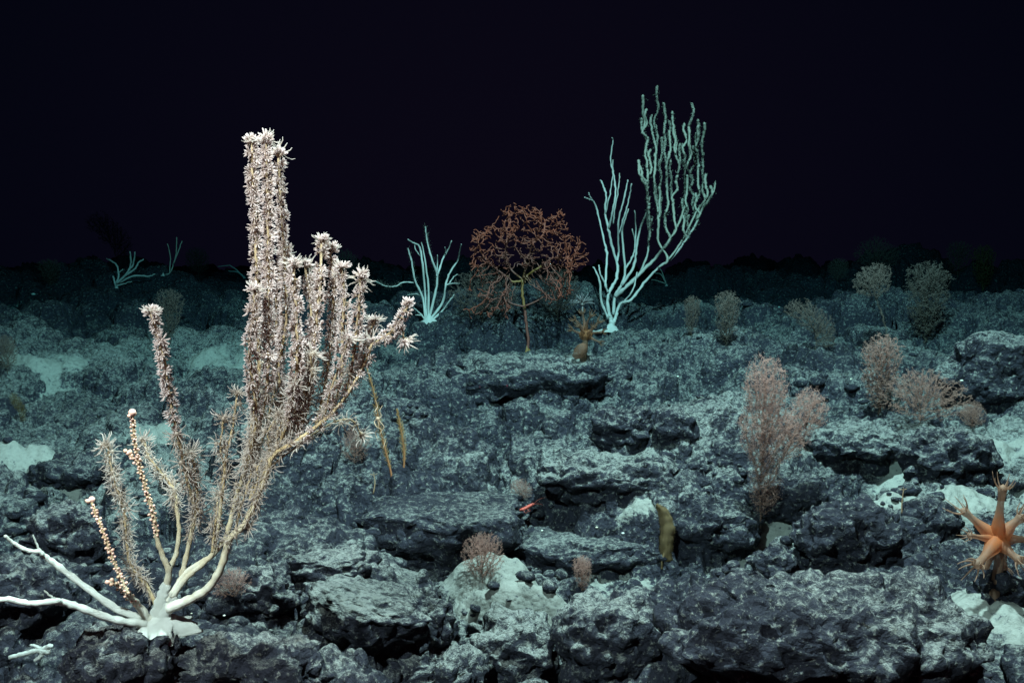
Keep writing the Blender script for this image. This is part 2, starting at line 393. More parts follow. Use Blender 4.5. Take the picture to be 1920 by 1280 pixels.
# loose nodules and rubble: far too many to count
def rubble():
    base = []
    for k in range(10):
        V, F = ico(2); d = V * (1 + .28 * fbm3(V * 1.5 + k * 5, 2, k + 200)[:, None]); base.append((d * np.array([1, 1, .72]), F))
    VV, FF, off, du = [], [], 0, []
    n = 9000
    rr = 0.95 * (5.2 / 0.95)**rng.random(n); aa = R(-34) + R(68) * rng.random(n)
    x = rr * np.sin(aa); y = rr * np.cos(aa)
    clump = perlin2(x * 2.6, y * 2.6, 301) + .5 * perlin2(x * 7, y * 7, 302)
    keep = clump > -.05 + .22 * rng.random(n) + .5 * sm(1.9, 3.2, rr); x, y, rr = x[keep], y[keep], rr[keep]
    z, b_ = ground(x, y, True, True)
    for i in range(len(x)):
        if b_[i] > .7 and rng.random() < .35: continue
        s = (0.0035 + 0.014 * rng.random()**3.0) * (0.75 + .25 * rr[i])
        V, F = base[rng.integers(10)]
        a = rng.random() * 6.28; c, s_ = math.cos(a), math.sin(a)
        v = V * s * np.array([1 + .5 * rng.random(), 1, .8 + .4 * rng.random()])
        v = np.stack([v[:,0]*c - v[:,1]*s_, v[:,0]*s_ + v[:,1]*c, v[:,2]], 1) + [x[i], y[i], z[i] + s * .25]
        VV.append(v); FF.append(F + off); off += len(v); du.append(np.full(len(v), rng.normal(.06, .14)))
    V = np.concatenate(VV)
    o = mesh_obj('rubble', V, np.concatenate(FF), M['rock'], attrs={'sand': np.zeros(len(V)), 'dust': np.concatenate(du)})
    tag(o, 'loose dark nodules and rubble strewn over the crusted seabed', kind='stuff')
rubble()

# ------------------------------------------------------------------ exact feet: where a line of sight meets the seabed or a rock
from mathutils.bvhtree import BVHTree
S.view_layers[0].update(); _dg = bpy.context.evaluated_depsgraph_get()
_SOLID = [(BVHTree.FromObject(o, _dg), Vector(o.location)) for o in S.objects if o.type == 'MESH' and (o.name.startswith('seabed') or o.name.startswith('rock'))]
def foot(px, py, dflt=6.0):
    """where the line of sight through a photograph pixel meets the ground"""
    dv = Vector(pt(px, py, 1.0).tolist()); ln = dv.length; dv.normalize(); best = None
    for t_, lc in _SOLID:
        h = t_.ray_cast(-lc, dv, 40)
        if h[0] is not None and (best is None or h[3] < best[1]): best = (h[0] + lc, h[3])
    if best is None: return pt(px, py, dflt), dflt
    return np.array(best[0]), best[1] / ln

def drop(x, y):
    """height of the rock or seabed under a point"""
    z = -9.0
    for t_, lc in _SOLID:
        h = t_.ray_cast(Vector((x, y, 0.4)) - lc, Vector((0, 0, -1)), 3)
        if h[0] is not None: z = max(z, h[0].z + lc.z)
    return z
# ------------------------------------------------------------------ tubes, polyps, branching
def catmull(P, n=8):
    P = np.asarray(P, float)
    if len(P) == 2: return P[0] + (P[1] - P[0]) * np.linspace(0, 1, n + 1)[:, None]
    Q = np.vstack([2 * P[0] - P[1], P, 2 * P[-1] - P[-2]]); out = []
    for i in range(1, len(Q) - 2):
        t = np.linspace(0, 1, n, endpoint=False)[:, None]
        a, b, c, d = Q[i-1], Q[i], Q[i+1], Q[i+2]
        out.append(.5 * (2*b + (c-a)*t + (2*a-5*b+4*c-d)*t**2 + (3*b-a-3*c+d)*t**3))
    return np.vstack(out + [P[-1:]])
def tube(P, rad, sides=6):
    P = np.asarray(P, float); n = len(P); rad = np.broadcast_to(np.asarray(rad, float), (n,))
    T = np.gradient(P, axis=0); T /= np.linalg.norm(T, axis=1)[:, None] + 1e-12
    u = np.cross(T[0], [0.31, .9, .2]); u /= np.linalg.norm(u) + 1e-9
    U = [u]
    for i in range(1, n):
        u = u - T[i] * (u @ T[i]); u = u / (np.linalg.norm(u) + 1e-9); U.append(u)
    U = np.array(U); B = np.cross(T, U)
    a = np.arange(sides) * 2 * math.pi / sides
    ring = P[:, None] + rad[:, None, None] * (np.cos(a)[None, :, None] * U[:, None] + np.sin(a)[None, :, None] * B[:, None])
    V = np.vstack([ring.reshape(-1, 3), P[:1], P[-1:] + T[-1:] * rad[-1]])
    i = np.arange(n - 1)[:, None] * sides; j = np.arange(sides)[None]; k = (j + 1) % sides
    Q = np.stack([i + j, i + k, i + sides + k, i + sides + j], -1).reshape(-1, 4)
    m = n * sides; j = np.arange(sides); k = (j + 1) % sides
    Tr = np.vstack([np.stack([k, j, np.full(sides, m)], 1), np.stack([(n-1)*sides + j, (n-1)*sides + k, np.full(sides, m + 1)], 1)])
    return V, Q, Tr
class Geo:
    def __init__(s): s.V, s.Q, s.T, s.n, s.A = [], [], [], 0, []
    def add(s, V, Q=None, T=None, a=0.0):
        s.V.append(V)
        if Q is not None and len(Q): s.Q.append(Q + s.n)
        if T is not None and len(T): s.T.append(T + s.n)
        s.A.append(np.broadcast_to(np.asarray(a, float), (len(V),))); s.n += len(V)
    def tube(s, P, rad, sides=6, a=0.0):
        V, Q, T = tube(P, rad, sides)
        if np.ndim(a): a = np.concatenate([np.repeat(a, sides), [a[0], a[-1]]])
        s.add(V, Q, T, a)
    def obj(s, name, mat, parent=None, origin=(0, 0, 0), **kw):
        V = np.concatenate(s.V) - np.asarray(origin)
        Fs = []
        if s.Q: Fs.append(np.concatenate(s.Q))
        if s.T: Fs.append(np.concatenate(s.T))
        return mesh_obj(name, V, Fs, mat, parent, attrs={'tone': np.concatenate(s.A)}, **kw)
def frame(d):
    d = d / (np.linalg.norm(d) + 1e-9); u = np.cross(d, [0.2, .35, .9] if abs(d[2]) < .9 else [1, 0, 0]); u /= np.linalg.norm(u)
    return np.stack([u, np.cross(d, u), d], 1)      # columns: maps local z to d
def polyp_mesh(seed, spread=1.0, stalk=.42, tent=8, thick=.085, segs=3):
    """an open eight-armed polyp of unit size, standing on z"""
    g = Geo(); r_ = random.Random(seed)
    z = np.array([0, stalk * .5, stalk]); g.tube(np.stack([z*0, z*0, z], 1), [.13, .12, .19], 6, [0., .25, .5])
    for k in range(tent):
        a = 2 * math.pi * (k + r_.uniform(-.18, .18)) / tent; L = r_.uniform(.8, 1.12)
        t = np.linspace(0, 1, segs + 1); rr = .11 + spread * .56 * L * np.sin(t * 1.45) ; zz = stalk + L * (.22 * t + .24 * t * t - .12 * spread * t) + r_.uniform(-.05, .05) * t
        aa = a + r_.uniform(-.25, .25) * t * t
        g.tube(np.stack([rr * np.cos(aa), rr * np.sin(aa), zz], 1), thick * (.75 + 1.1 * np.sin(math.pi * np.clip(t * .85 + .05, 0, 1)) - .45 * t), 4, .5 + .5 * t)
    return np.concatenate(g.V), (np.concatenate(g.Q) if g.Q else None), np.concatenate(g.T), np.concatenate(g.A)

def colonize(base, att, step, kill, trunk=None, iters=140, influence=None, up=0.0, wob=0.25, seed=0, init=None):
    """grow a branching tree from base towards points; returns nodes, parents"""
    rg = np.random.default_rng(seed)
    nodes = [np.asarray(base if base is not None else (0, 0, 0), float)]; par = [-1]
    for p in (trunk if trunk is not None else []): nodes.append(np.asarray(p, float)); par.append(len(nodes) - 2)
    A = np.asarray(att, float); nodes = np.array(nodes); par = list(par)
    if init is not None: nodes = np.asarray(init[0], float); par = list(init[1])
    D = ((A[:, None] - nodes[None])**2).sum(-1); near = D.argmin(1); dm = np.sqrt(D[np.arange(len(A)), near])
    kids = {}
    for _ in range(iters):
        if len(A) == 0: break
        act = dm < influence if influence else np.ones(len(A), bool)
        if not act.any(): break
        new, npar = [], []
        for i in np.unique(near[act]):
            if kids.get(i, 0) >= 3: 
                continue
            v = A[act & (near == i)] - nodes[i]; v = (v / (np.linalg.norm(v, axis=1)[:, None] + 1e-9)).sum(0)
            v = v / (np.linalg.norm(v) + 1e-9) + rg.normal(0, wob, 3) + np.array([0, 0, up])
            v /= np.linalg.norm(v) + 1e-9; new.append(nodes[i] + v * step); npar.append(i); kids[i] = kids.get(i, 0) + 1
        if not new: break
        n0 = len(nodes); nodes = np.vstack([nodes, new]); par += npar
        D = ((A[:, None] - np.array(new)[None])**2).sum(-1); j = D.argmin(1); dn = np.sqrt(D[np.arange(len(A)), j])
        near = np.where(dn < dm, n0 + j, near); dm = np.minimum(dm, dn); ok = dm > kill; A, near, dm = A[ok], near[ok], dm[ok]
    return nodes, np.array(par)
def paths_of(nodes, par):
    """chains from fork to tip, and for each node the number of tips beyond it"""
    n = len(nodes); ch = [[] for _ in range(n)]; load = np.zeros(n)
    for i in range(n):
        if par[i] >= 0: ch[par[i]].append(i)
    for i in range(n - 1, -1, -1):
        if not ch[i]: load[i] = 1
        if par[i] >= 0: load[par[i]] += load[i]
    chains = []; stack = [(0, [0])]
    while stack:
        i, c = stack.pop()
        while ch[i]:
            o = sorted(ch[i], key=lambda k: -load[k])
            for k in o[1:]: stack.append((k, [i, k]))
            i = o[0]; c.append(i)
        chains.append(c)
    return chains, load
def tone_mat(name, stops, rough=.6, sub=0.0, bump=0.0, bscale=300, spec=.3, trans=0.0, clear=0.0, mott=.3):
    """colour runs along the growth (attribute tone), with a little mottling"""
    m, nt, b = new_mat(name); L = nt.links.new
    at = N(nt, 'ShaderNodeAttribute', attribute_name='tone').outputs['Fac']
    nz = N(nt, 'ShaderNodeTexNoise'); nz.inputs['Scale'].default_value = bscale * .3; nz.inputs['Detail'].default_value = 3
    L(N(nt, 'ShaderNodeNewGeometry').outputs['Position'], nz.inputs['Vector'])
    f = math_(nt, 'ADD', at, math_(nt, 'MULTIPLY', math_(nt, 'SUBTRACT', nz.outputs['Fac'], .5), mott), clamp=True)
    c = ramp(nt, f, stops); L(c, b.inputs['Base Color'])
    b.inputs['Roughness'].default_value = rough; b.inputs['Specular IOR Level'].default_value = spec
    if bump:
        nb = N(nt, 'ShaderNodeTexNoise'); nb.inputs['Scale'].default_value = bscale; nb.inputs['Detail'].default_value = 3
        bp = N(nt, 'ShaderNodeBump'); bp.inputs['Distance'].default_value = bump; L(nb.outputs['Fac'], bp.inputs['Height']); L(bp.outputs['Normal'], b.inputs['Normal'])
    if trans:
        tr = N(nt, 'ShaderNodeBsdfTranslucent'); L(c, tr.inputs['Color']); mx = N(nt, 'ShaderNodeMixShader'); mx.inputs[0].default_value = trans
        L(b.outputs[0], mx.inputs[1]); L(tr.outputs[0], mx.inputs[2]); L(mx.outputs[0], nt.nodes['Material Output'].inputs['Surface'])
        if clear:      # jelly-thin tissue lets some of what lies behind through
            tp = N(nt, 'ShaderNodeBsdfTransparent'); m2 = N(nt, 'ShaderNodeMixShader'); m2.inputs[0].default_value = clear
            L(mx.outputs[0], m2.inputs[1]); L(tp.outputs[0], m2.inputs[2]); L(m2.outputs[0], nt.nodes['Material Output'].inputs['Surface'])
    return m
M['white'] = tone_mat('bare_white_coral', [(0, (.84, .84, .76)), (.5, (.66, .66, .58)), (1, (.45, .43, .37))], .7, bump=.005, bscale=150, mott=1.3)
M['axis'] = tone_mat('coral_living_branch', [(0, (.70, .68, .58)), (.22, (.50, .41, .28)), (.5, (.36, .24, .12)), (1, (.44, .32, .20))], .6, bump=.0012, bscale=350)
M['polyp'] = tone_mat('coral_polyp', [(0, (.40, .28, .19)), (.4, (.48, .36, .29)), (.6, (.60, .47, .43)), (1, (.74, .62, .60))], .6, trans=.6, clear=.16)
M['fuzz'] = tone_mat('coral_polyp_fine', [(0, (.45, .32, .20)), (.6, (.56, .46, .40)), (1, (.62, .54, .50))], .6, trans=.5, clear=.35)
M['bead'] = tone_mat('closed_polyp', [(0, (.44, .27, .17)), (1, (.74, .42, .34))], .5)
# ------------------------------------------------------------------ the tall pale octocoral in front
def front_coral():
    bp_, D0 = foot(292, 1188)
    D0 = float(D0); mpx = D0 / FPX
    root = empty('octocoral', bp_)
    tag(root, 'tall pale octocoral covered in white flower-like polyps on a white base, nearest the camera', 'coral')
    O = bp_
    def w(pts, dz):
        """photo polyline -> world, dz gives the depth offset at each point"""
        dz = np.interp(np.linspace(0, 1, len(pts)), np.linspace(0, 1, len(np.atleast_1d(dz))), np.atleast_1d(dz))
        return np.array([pt(x, y, D0 + .02 + z) for (x, y), z in zip(pts, dz)])
    rg = np.random.default_rng(5)
    def limb(name, pts, dz, r0, r1, mat, t0, t1, sides=9, n=6, wob=.6, knots=True):
        P = catmull(w(pts, dz), n); m = len(P); t = np.linspace(0, 1, m)
        P = P + (rg.normal(0, wob * .7, (m, 3)) * mpx) * np.minimum(1, t * 6)[:, None]
        rad = (r0 * .62 + (r1 * .62 - r0 * .62) * t**.5) * mpx
        if knots: rad = rad * (1 + .10 * np.sin(np.arange(m) * 1.9 + rg.random() * 6) + rg.normal(0, .05, m))
        g = Geo(); g.tube(P, rad, sides, t0 + (t1 - t0) * t); o = g.obj(name, mat, root, O)
        return P, rad
    # holdfast: a crust spreading over the rock, with a hanging lobe and an upright flake
    g = Geo(); K = 44
    a = np.linspace(0, 2 * math.pi, K, endpoint=False); V = []; ringN = 9
    out = 1 + .30 * np.sin(a * 3 + .5) + .16 * np.sin(a * 7 + 1) + .10 * np.sin(a * 13)
    for q in range(ringN):
        s = q / (ringN - 1); rx, ry = 58 * mpx * s, 46 * mpx * s
        x = rx * out**(s) * np.cos(a); y = ry * out**(s) * np.sin(a)
        z = (30 * mpx) * (1 - s)**2.2
        gz = np.array([drop(O[0] + u_, O[1] + .02 + v_) for u_, v_ in zip(x, y)]) - O[2]; gz = np.clip(gz, -.06, .05)
        V.append(np.stack([x, y + .02, gz * min(1, s * 1.6) + z * .8 + .009 * (1 - s) - .004 * (s > .95) + .0025 * np.sin(a * 7 + q * 1.7)], 1))
    V = np.concatenate(V) + O
    i = np.arange(ringN - 1)[:, None] * K; j = np.arange(K)[None]; k = (j + 1) % K
    vi, fi = ico(4); an = np.arctan2(vi[:, 1], vi[:, 0]); lobe = 1 + .30 * np.sin(an * 3 + .5) + .22 * np.sin(an * 7 + 1.4) + .12 * np.sin(an * 13 + 2)
    rr_ = np.hypot(vi[:, 0], vi[:, 1]); vv = np.stack([vi[:, 0] * (1 + (lobe - 1) * rr_**3) * 54, vi[:, 1] * (1 + (lobe - 1) * rr_**3) * 42, np.sign(vi[:, 2]) * np.abs(vi[:, 2])**1.5 * 20], 1) * mpx
    vv = vv * (1 + .16 * fbm3(vi * 3.5, 4, 91)[:, None]); vv[:, 2] += 5 * mpx * fbm3(vi * 5 + 7, 3, 95) * (vi[:, 2] > 0); vv[:, 2] -= 22 * mpx * rr_**3 * np.clip(.5 - vi[:, 1], 0, 1); g.add(vv + O + [0, .02, .002], None, fi, np.clip(.05 + .5 * (rr_ - .8), 0, 1))
    lob = w([(272, 1172), (268, 1195), (262, 1218)], [0, -.03, -.035]); g.tube(catmull(lob, 5), np.linspace(14, 8, 11) * mpx, 8, .1)
    lob = w([(300, 1172), (306, 1195), (305, 1205)], [0, -.025, -.03]); g.tube(catmull(lob, 4), np.linspace(12, 5, 9) * mpx, 8, .1)
    g.obj('holdfast', M['white'], root, O)
    fl = w([(330, 1180), (348, 1174), (360, 1164)], [.03, .035, .04]); g = Geo(); P = catmull(fl, 4); Vt, Q, T = tube(P, np.array([10, 12, 13, 14, 13, 12, 10, 7, 3]) * mpx, 10)
    c_ = P.mean(0); Vt = c_ + (Vt - c_) * np.array([1, .22, 1]); g.add(Vt, Q, T, .2); g.obj('crust_flake', M['white'], root, O)
    # stout foot and bare dead branches
    limb('trunk', [(286, 1182), (296, 1150), (306, 1118), (312, 1095)], [0, .01, .01], 30, 17, M['white'], 0, .15)
    limb('trunk', [(300, 1180), (312, 1145), (326, 1122)], [0, .0], 24, 15, M['white'], 0, .12)
    limb('dead_branch', [(282, 1170), (262, 1158), (217, 1140), (160, 1100), (112, 1063), (87, 1045), (74, 1034), (50, 1031), (25, 1017), (10, 1004)], [0, -.03, -.05, -.07], 17, 4.5, M['white'], .1, .5)
    limb('twig', [(80, 1040), (70, 1022), (62, 1003)], [-.05, -.05], 5, 2, M['white'], .4, .7, 6)
    limb('dead_branch', [(284, 1176), (262, 1168), (217, 1162), (160, 1142), (120, 1129), (100, 1127), (60, 1131), (15, 1123), (-30, 1128), (-60, 1120)], [0, -.06, -.10, -.14], 16, 7, M['white'], .1, .4)
    limb('twig', [(112, 1128), (96, 1118), (82, 1106)], [-.085, -.085], 5, 2, M['white'], .4, .7, 6)
    SK = []     # branches that carry polyps: (points, radii, from, to, style, density)
    def br(pts, dz, r0, r1, tone=(.25, .8), a=0.0, b=1.0, style='open', dens=1.0):
        P, rad = limb('branch', pts, dz, r0, r1, M['axis'], tone[0], tone[1], 7, 6, .8)
        if style: SK.append((P, rad, a, b, style, dens))
    br([(284, 1168), (262, 1138), (238, 1112), (222, 1098), (208, 1090)], [0, -.03, -.05], 17, 6, (.0, .2), .35, 1, 'bead', 1.3)
    br([(240, 1112), (224, 1078), (208, 1040), (195, 1000), (182, 968), (172, 938)], [-.05, -.04, -.02], 6, 3, (.3, .6), .0, 1, 'bead', 1.5)
    br([(296, 1142), (272, 1092), (246, 1062), (237, 1020), (233, 960), (217, 910), (207, 870), (202, 838)], [.02, .05, .05], 7, 3, (.4, .7), .05, 1, 'fuzz', 1.2)
    br([(312, 1100), (316, 1068), (304, 1040), (295, 1012), (286, 960), (270, 905), (258, 860), (251, 812), (248, 776)], [.01, .0, -.02], 13, 3.2, (.1, .7), .3, 1, 'bead', 1.6)
    br([(259, 866), (248, 858), (241, 850)], [-.01, -.01], 3, 2.5, (.5, .6), .2, 1, 'bead', 1.5)
    br([(311, 1105), (318, 1065), (331, 1036), (336, 990), (331, 950), (326, 918), (305, 890), (280, 858), (271, 830)], [.01, .03, .06], 12, 3, (.1, .6), .45, 1, 'fuzz', 1.1)
    br([(318, 1128), (336, 1092), (345, 1060), (358, 1005), (370, 945), (366, 890), (360, 852)], [0, .02, .02], 14, 3.5, (.05, .6), .4, 1, 'fuzz', 1.0)
    br([(369, 965), (352, 905), (340, 850), (327, 790), (316, 730), (310, 685), (300, 645), (290, 610), (284, 588)], [.02, -.02, -.04], 5, 3.5, (.4, .8), .38, 1, 'open', 1.05)
    br([(322, 1118), (350, 1082), (382, 1056), (402, 1028), (412, 960), (419, 905), (423, 862), (436, 805), (444, 742)], [.0, .03, .04], 13, 3, (.05, .7), .45, 1, 'fuzz', .55)
    br([(421, 880), (414, 840), (419, 790)], [.035, .03], 4, 2.5, (.5, .6), 0, 1, 'fuzz', .5)
    br([(322, 1115), (352, 1072), (398, 1040), (425, 1000), (445, 925), (466, 855), (478, 765), (486, 700), (482, 560), (480, 450), (475, 350), (472, 268)], [0, .04, .02, 0], 13, 4, (.05, .9), .55, 1, 'open', 1.25)
    br([(455, 900), (478, 830), (495, 760), (502, 690), (503, 560), (503, 450), (501, 350), (498, 266)], [.03, -.02, -.02], 6, 4, (.35, .9), .25, 1, 'open', 1.25)
    br([(470, 870), (500, 800), (520, 700), (536, 600), (533, 470), (527, 390), (521, 290)], [.05, .04, .03], 6, 4, (.35, .9), .25, 1, 'open', 1.15)
    br([(316, 1140), (350, 1126), (388, 1104), (414, 1066), (430, 1012), (458, 984), (480, 938), (500, 890), (514, 852), (552, 830), (590, 802), (622, 775), (650, 740), (680, 690), (698, 645)], [-.01, -.03, -.02, .0], 18, 4, (.0, .8), .62, 1, 'open', .45)
    br([(698, 645), (722, 632), (742, 612), (756, 590), (765, 572)], [0, -.01], 4.5, 3, (.6, .8), .0, 1, 'open', 1.15)
    br([(742, 612), (754, 618), (758, 636)], [-.005, 0], 3.5, 2.5, (.6, .8), .2, 1, 'open', 1.1)
    br([(514, 852), (540, 790), (556, 705), (556, 600), (550, 498)], [0, -.03, -.03], 6, 4, (.4, .9), .18, 1, 'open', 1.2)
    br([(556, 828), (580, 745), (590, 640), (600, 540), (603, 452)], [0, -.01, .02], 6, 4, (.4, .9), .2, 1, 'open', 1.2)
    br([(592, 800), (612, 705), (622, 605), (626, 530), (618, 470)], [0, .03, .04], 5, 4, (.4, .9), .25, 1, 'open', 1.15)
    br([(622, 775), (640, 705), (642, 620), (645, 555), (640, 505)], [0, .01, .01], 5, 4, (.4, .9), .25, 1, 'open', 1.0)
    br([(650, 740), (664, 660), (671, 590), (677, 522)], [0, -.01, -.02], 5, 3.6, (.4, .9), .2, 1, 'open', 1.0)
    br([(462, 880), (480, 790), (472, 700), (468, 650), (474, 600), (478, 545)], [.02, -.03, -.05], 5, 4, (.4, .9), .3, 1, 'open', 1.2)
    br([(524, 842), (545, 765), (578, 680), (584, 590), (572, 500)], [.02, .06, .06], 5, 4, (.4, .9), .2, 1, 'open', 1.15)
    br([(535, 836), (528, 760), (520, 660), (518, 560), (530, 480)], [.0, .05, .05], 5, 4, (.4, .9), .2, 1, 'open', 1.15)
    br([(655, 735), (682, 672), (694, 628), (700, 604)], [.01, .02], 4.5, 3.5, (.5, .9), .3, 1, 'open', 1.1)
    br([(606, 790), (618, 740), (634, 690), (652, 640)], [-.01, -.03], 4.5, 3, (.5, .9), .15, 1, 'open', .8)
    br([(500, 880), (540, 850), (590, 812), (630, 790), (660, 788), (676, 812)], [.0, .03, .04], 4.5, 2.5, (.5, .7), .2, 1, 'fuzz', .45)
    br([(480, 935), (500, 870), (508, 820), (520, 760)], [.01, .03], 4, 3, (.5, .7), .1, 1, 'fuzz', .5)
    br([(440, 1000), (452, 950), (468, 900), (474, 850)], [.0, .03], 4, 3, (.5, .7), .1, 1, 'fuzz', .5)
    br([(560, 825), (566, 770), (560, 720), (568, 650)], [.0, -.02], 4, 3, (.5, .7), .1, 1, 'open', .8)
    for q in range(9):      # thin side stems low in the clump
        x0 = rg.uniform(385, 560); y0 = np.interp(x0, [385, 430, 480, 515, 590], [1060, 1000, 930, 850, 805]) - 8; hh = rg.uniform(70, 150)
        br([(x0, y0), (x0 + rg.uniform(4, 18), y0 - hh * .4), (x0 + rg.uniform(8, 34), y0 - hh * .75), (x0 + rg.uniform(8, 40), y0 - hh)], [.0, rg.uniform(-.03, .06)], 3.6, 2.4, (.45, .7), .1, 1, 'fuzz', .8)
    # polyps
    kinds = {'open': [polyp_mesh(i, (.35, .8, 1.0, .9, 1.1, .7, 1.2, .95)[i], .5, 8, .060, 3) for i in range(8)], 'fuzz': [polyp_mesh(20 + i, 1.5, .32, 8, .026, 3) for i in range(5)]}
    cand = []
    SK += [(P, rad, max(0, a - .35), a + .05, 'fuzz', .8) for (P, rad, a, b, style, dens) in SK if style == 'open' and a > .12]
    for (P, rad, a, b, style, dens) in SK:
        seg = np.linalg.norm(np.diff(P, axis=0), axis=1); L = np.concatenate([[0], np.cumsum(seg)]); tot = L[-1]
        stepm = {'open': 3.7, 'fuzz': 5.6, 'bead': 3.4}[style] * mpx / dens
        nn = int(tot * (b - a) / stepm); ph = rg.random() * 6.28
        for q in range(nn):
            s = tot * (a + (b - a) * (q + rg.random()) / nn); c = np.array([np.interp(s, L, P[:, k]) for k in range(3)]); r = np.interp(s, L, rad)
            i = min(np.searchsorted(L, s), len(P) - 1); T = P[i] - P[max(i - 1, 0)]; T = T / (np.linalg.norm(T) + 1e-9)
            ph += 2.4 + rg.normal(0, .25); u = frame(T); d = u[:, 0] * math.cos(ph) + u[:, 1] * math.sin(ph)
            if style == 'open' and perlin2(np.array([s * 38.]), np.array([c[0] * 9.]), 44)[0] < -.55: continue     # bare patches
            grow = sm(0, .18, (s / tot - a) / max(b - a, .01))
            tip = s > tot - 9 * mpx
            d = d + T * (.12 if not tip else 1.1) + rg.normal(0, .12, 3); d /= np.linalg.norm(d)
            cand.append((c + d * r * .5, d, style, float(grow), tip))
    for (P, rad, a, b, style, dens) in SK:     # a cluster at every tip
        if style == 'bead': continue
        T = P[-1] - P[-3]; T /= np.linalg.norm(T)
        for q in range(4): d = T + rg.normal(0, .5, 3); cand.append((P[-1], d / np.linalg.norm(d), style, 1.0, True))
    for (x, y, z) in ((458, 428, -.05), (474, 250, -.03), (497, 252, -.04), (524, 272, 0), (284, 590, -.06), (306, 648, -.06), (472, 660, -.07), (600, 442, -.02), (622, 458, .0), (548, 496, -.05), (678, 516, -.03), (536, 395, 0), (642, 498, 0)):
        want = pt(x, y, D0 + .02 + z); allp = np.concatenate([k_[0] for k_ in SK if k_[4] == 'open']); nn_ = allp[np.argmin(((allp - want)[:, [0, 2]]**2).sum(1))]; v_ = (want - nn_) * [1, 0, 1]; v_ = v_ * min(1, 7 * mpx / (np.linalg.norm(v_) + 1e-9))
        for q in range(3): d = np.array([rg.normal(0, .8), -.8, rg.normal(.4, .5)]); cand.append((nn_ + v_ + rg.normal(0, 1.5, 3) * mpx, d / np.linalg.norm(d), 'open', 1.0, True))
    proto = {}; rest = Geo(); fine = Geo(); beads = Geo(); iv, iF = ico(1); shown = 0
    order = rg.permutation(len(cand))
    n_open = sum(1 for c in cand if c[2] == 'open')
    for q in order:
        c, d, style, grow, tip = cand[q]
        Fm = frame(d); rot = rg.random() * 6.28; cz, sz = math.cos(rot), math.sin(rot)
        Rm = Fm @ np.array([[cz, -sz, 0], [sz, cz, 0], [0, 0, 1]])
        if style == 'bead':
            s = (1.7 + 1.5 * rg.random()) * mpx * (1.0 if not tip else 1.6)
            v = iv * s * np.array([1, 1, 1.15]); v = v * (1 + .1 * rg.normal(size=(len(v), 1)))
            beads.add(c + d * s * rg.uniform(.5, 1.6) + v @ Rm.T, None, iF, rg.random()); continue
        s = (14.2 if style == 'open' else 22) * mpx * rg.uniform(.5, 1.22) * (.62 + .38 * grow) * (1.12 if tip else 1)
        kk = int(rg.integers(len(kinds[style]))); V, Q, T, A = kinds[style][kk]
        front = d[1] < .25
        if style == 'open' and shown < 300 and front and grow > .8:
            key = (style, kk)
            if key not in proto:
                g = Geo(); g.V = [V]; g.Q = [Q]; g.T = [T]; g.A = [A]; g.n = len(V)
                o = g.obj('polyp', M['polyp'], root); proto[key] = o
            else:
                o = proto[key].copy(); S.collection.objects.link(o); o.parent = root
            mm = np.eye(4); mm[:3, :3] = Rm * s; mm[:3, 3] = c - O
            from mathutils import Matrix
            o.matrix_local = Matrix(mm.tolist()); shown += 1
        else:
            (rest if style == 'open' else fine).add(c + (V * s) @ Rm.T, Q, T, A * rg.uniform(.8, 1))
    o = rest.obj('polyps', M['polyp'], root, O); tag(o, kind='stuff')
    tag(fine.obj('fine_polyps', M['fuzz'], root, O), kind='stuff')
    tb = beads.obj('closed_polyps', M['bead'], root, O); tag(tb, kind='stuff')
    # swollen pink end buds
    for (x, y, z, r) in ((248, 773, -.02, 7), (172, 936, -.02, 6), (240, 849, -.01, 4.5)):
        g = Geo(); v, f = ico(2); g.add(pt(x, y, D0 + .02 + z) + v * r * mpx, None, f, .9); g.obj('end_bud', M['bead'], root, O)
    return root
front_coral()
# ------------------------------------------------------------------ hand-drawn corals behind
M['pale'] = tone_mat('pale_bamboo_coral', [(0, (.38, .35, .32)), (.4, (.28, .255, .23)), (.7, (.22, .195, .155)), (1, (.20, .18, .145))], .6)
M['palefuzz'] = tone_mat('pale_coral_fuzz', [(0, (.30, .28, .25)), (1, (.28, .26, .21))], .6, trans=.5)
M['brown'] = tone_mat('brown_tree_coral', [(0, (.15, .075, .02)), (.30, (.14, .065, .018)), (.5, (.10, .034, .026)), (.8, (.12, .030, .020)), (1, (.17, .034, .018))], .6)
def disc_foot(c, rx, ry, h, seed, K=26):
    """a low crust that grips the rock"""
    a = np.linspace(0, 2 * math.pi, K, endpoint=False); rg = np.random.default_rng(seed)
    out = 1 + .22 * np.sin(a * 3 + rg.random() * 6) + .16 * np.sin(a * 5 + rg.random() * 6) + .08 * rg.normal(size=K); V = []
    for q in range(6):
        s = q / 5; V.append(np.stack([rx * s * out**s * np.cos(a), ry * s * out**s * np.sin(a), np.full(K, h * (1 - s)**1.8 + .004 - .012 * s)], 1))
    V = np.concatenate(V) + c; i = np.arange(5)[:, None] * K; j = np.arange(K)[None]; k = (j + 1) % K
    return V, np.stack([i + j, i + k, i + K + k, i + K + j], -1).reshape(-1, 4)
def bristles(g, P, L, n, rg, a=.5, r=.0006):
    """fine bottle-brush polyps round a branch"""
    for q in range(n):
        t = rg.random() * (len(P) - 1.001); i = int(t); c = P[i] + (P[i+1] - P[i]) * (t - i); T = P[i+1] - P[i]
        u = frame(T); ph = rg.random() * 6.28; d = u[:, 0] * math.cos(ph) + u[:, 1] * math.sin(ph) + .3 * u[:, 2]
        l = L * rg.uniform(.6, 1.15); v = np.array([c + u[:, 0] * r, c - u[:, 0] * .5 * r + u[:, 1] * r, c - u[:, 0] * .5 * r - u[:, 1] * r, c + d * l])
        g.add(v, None, np.array([[0, 1, 3], [1, 2, 3], [2, 0, 3]]), a)
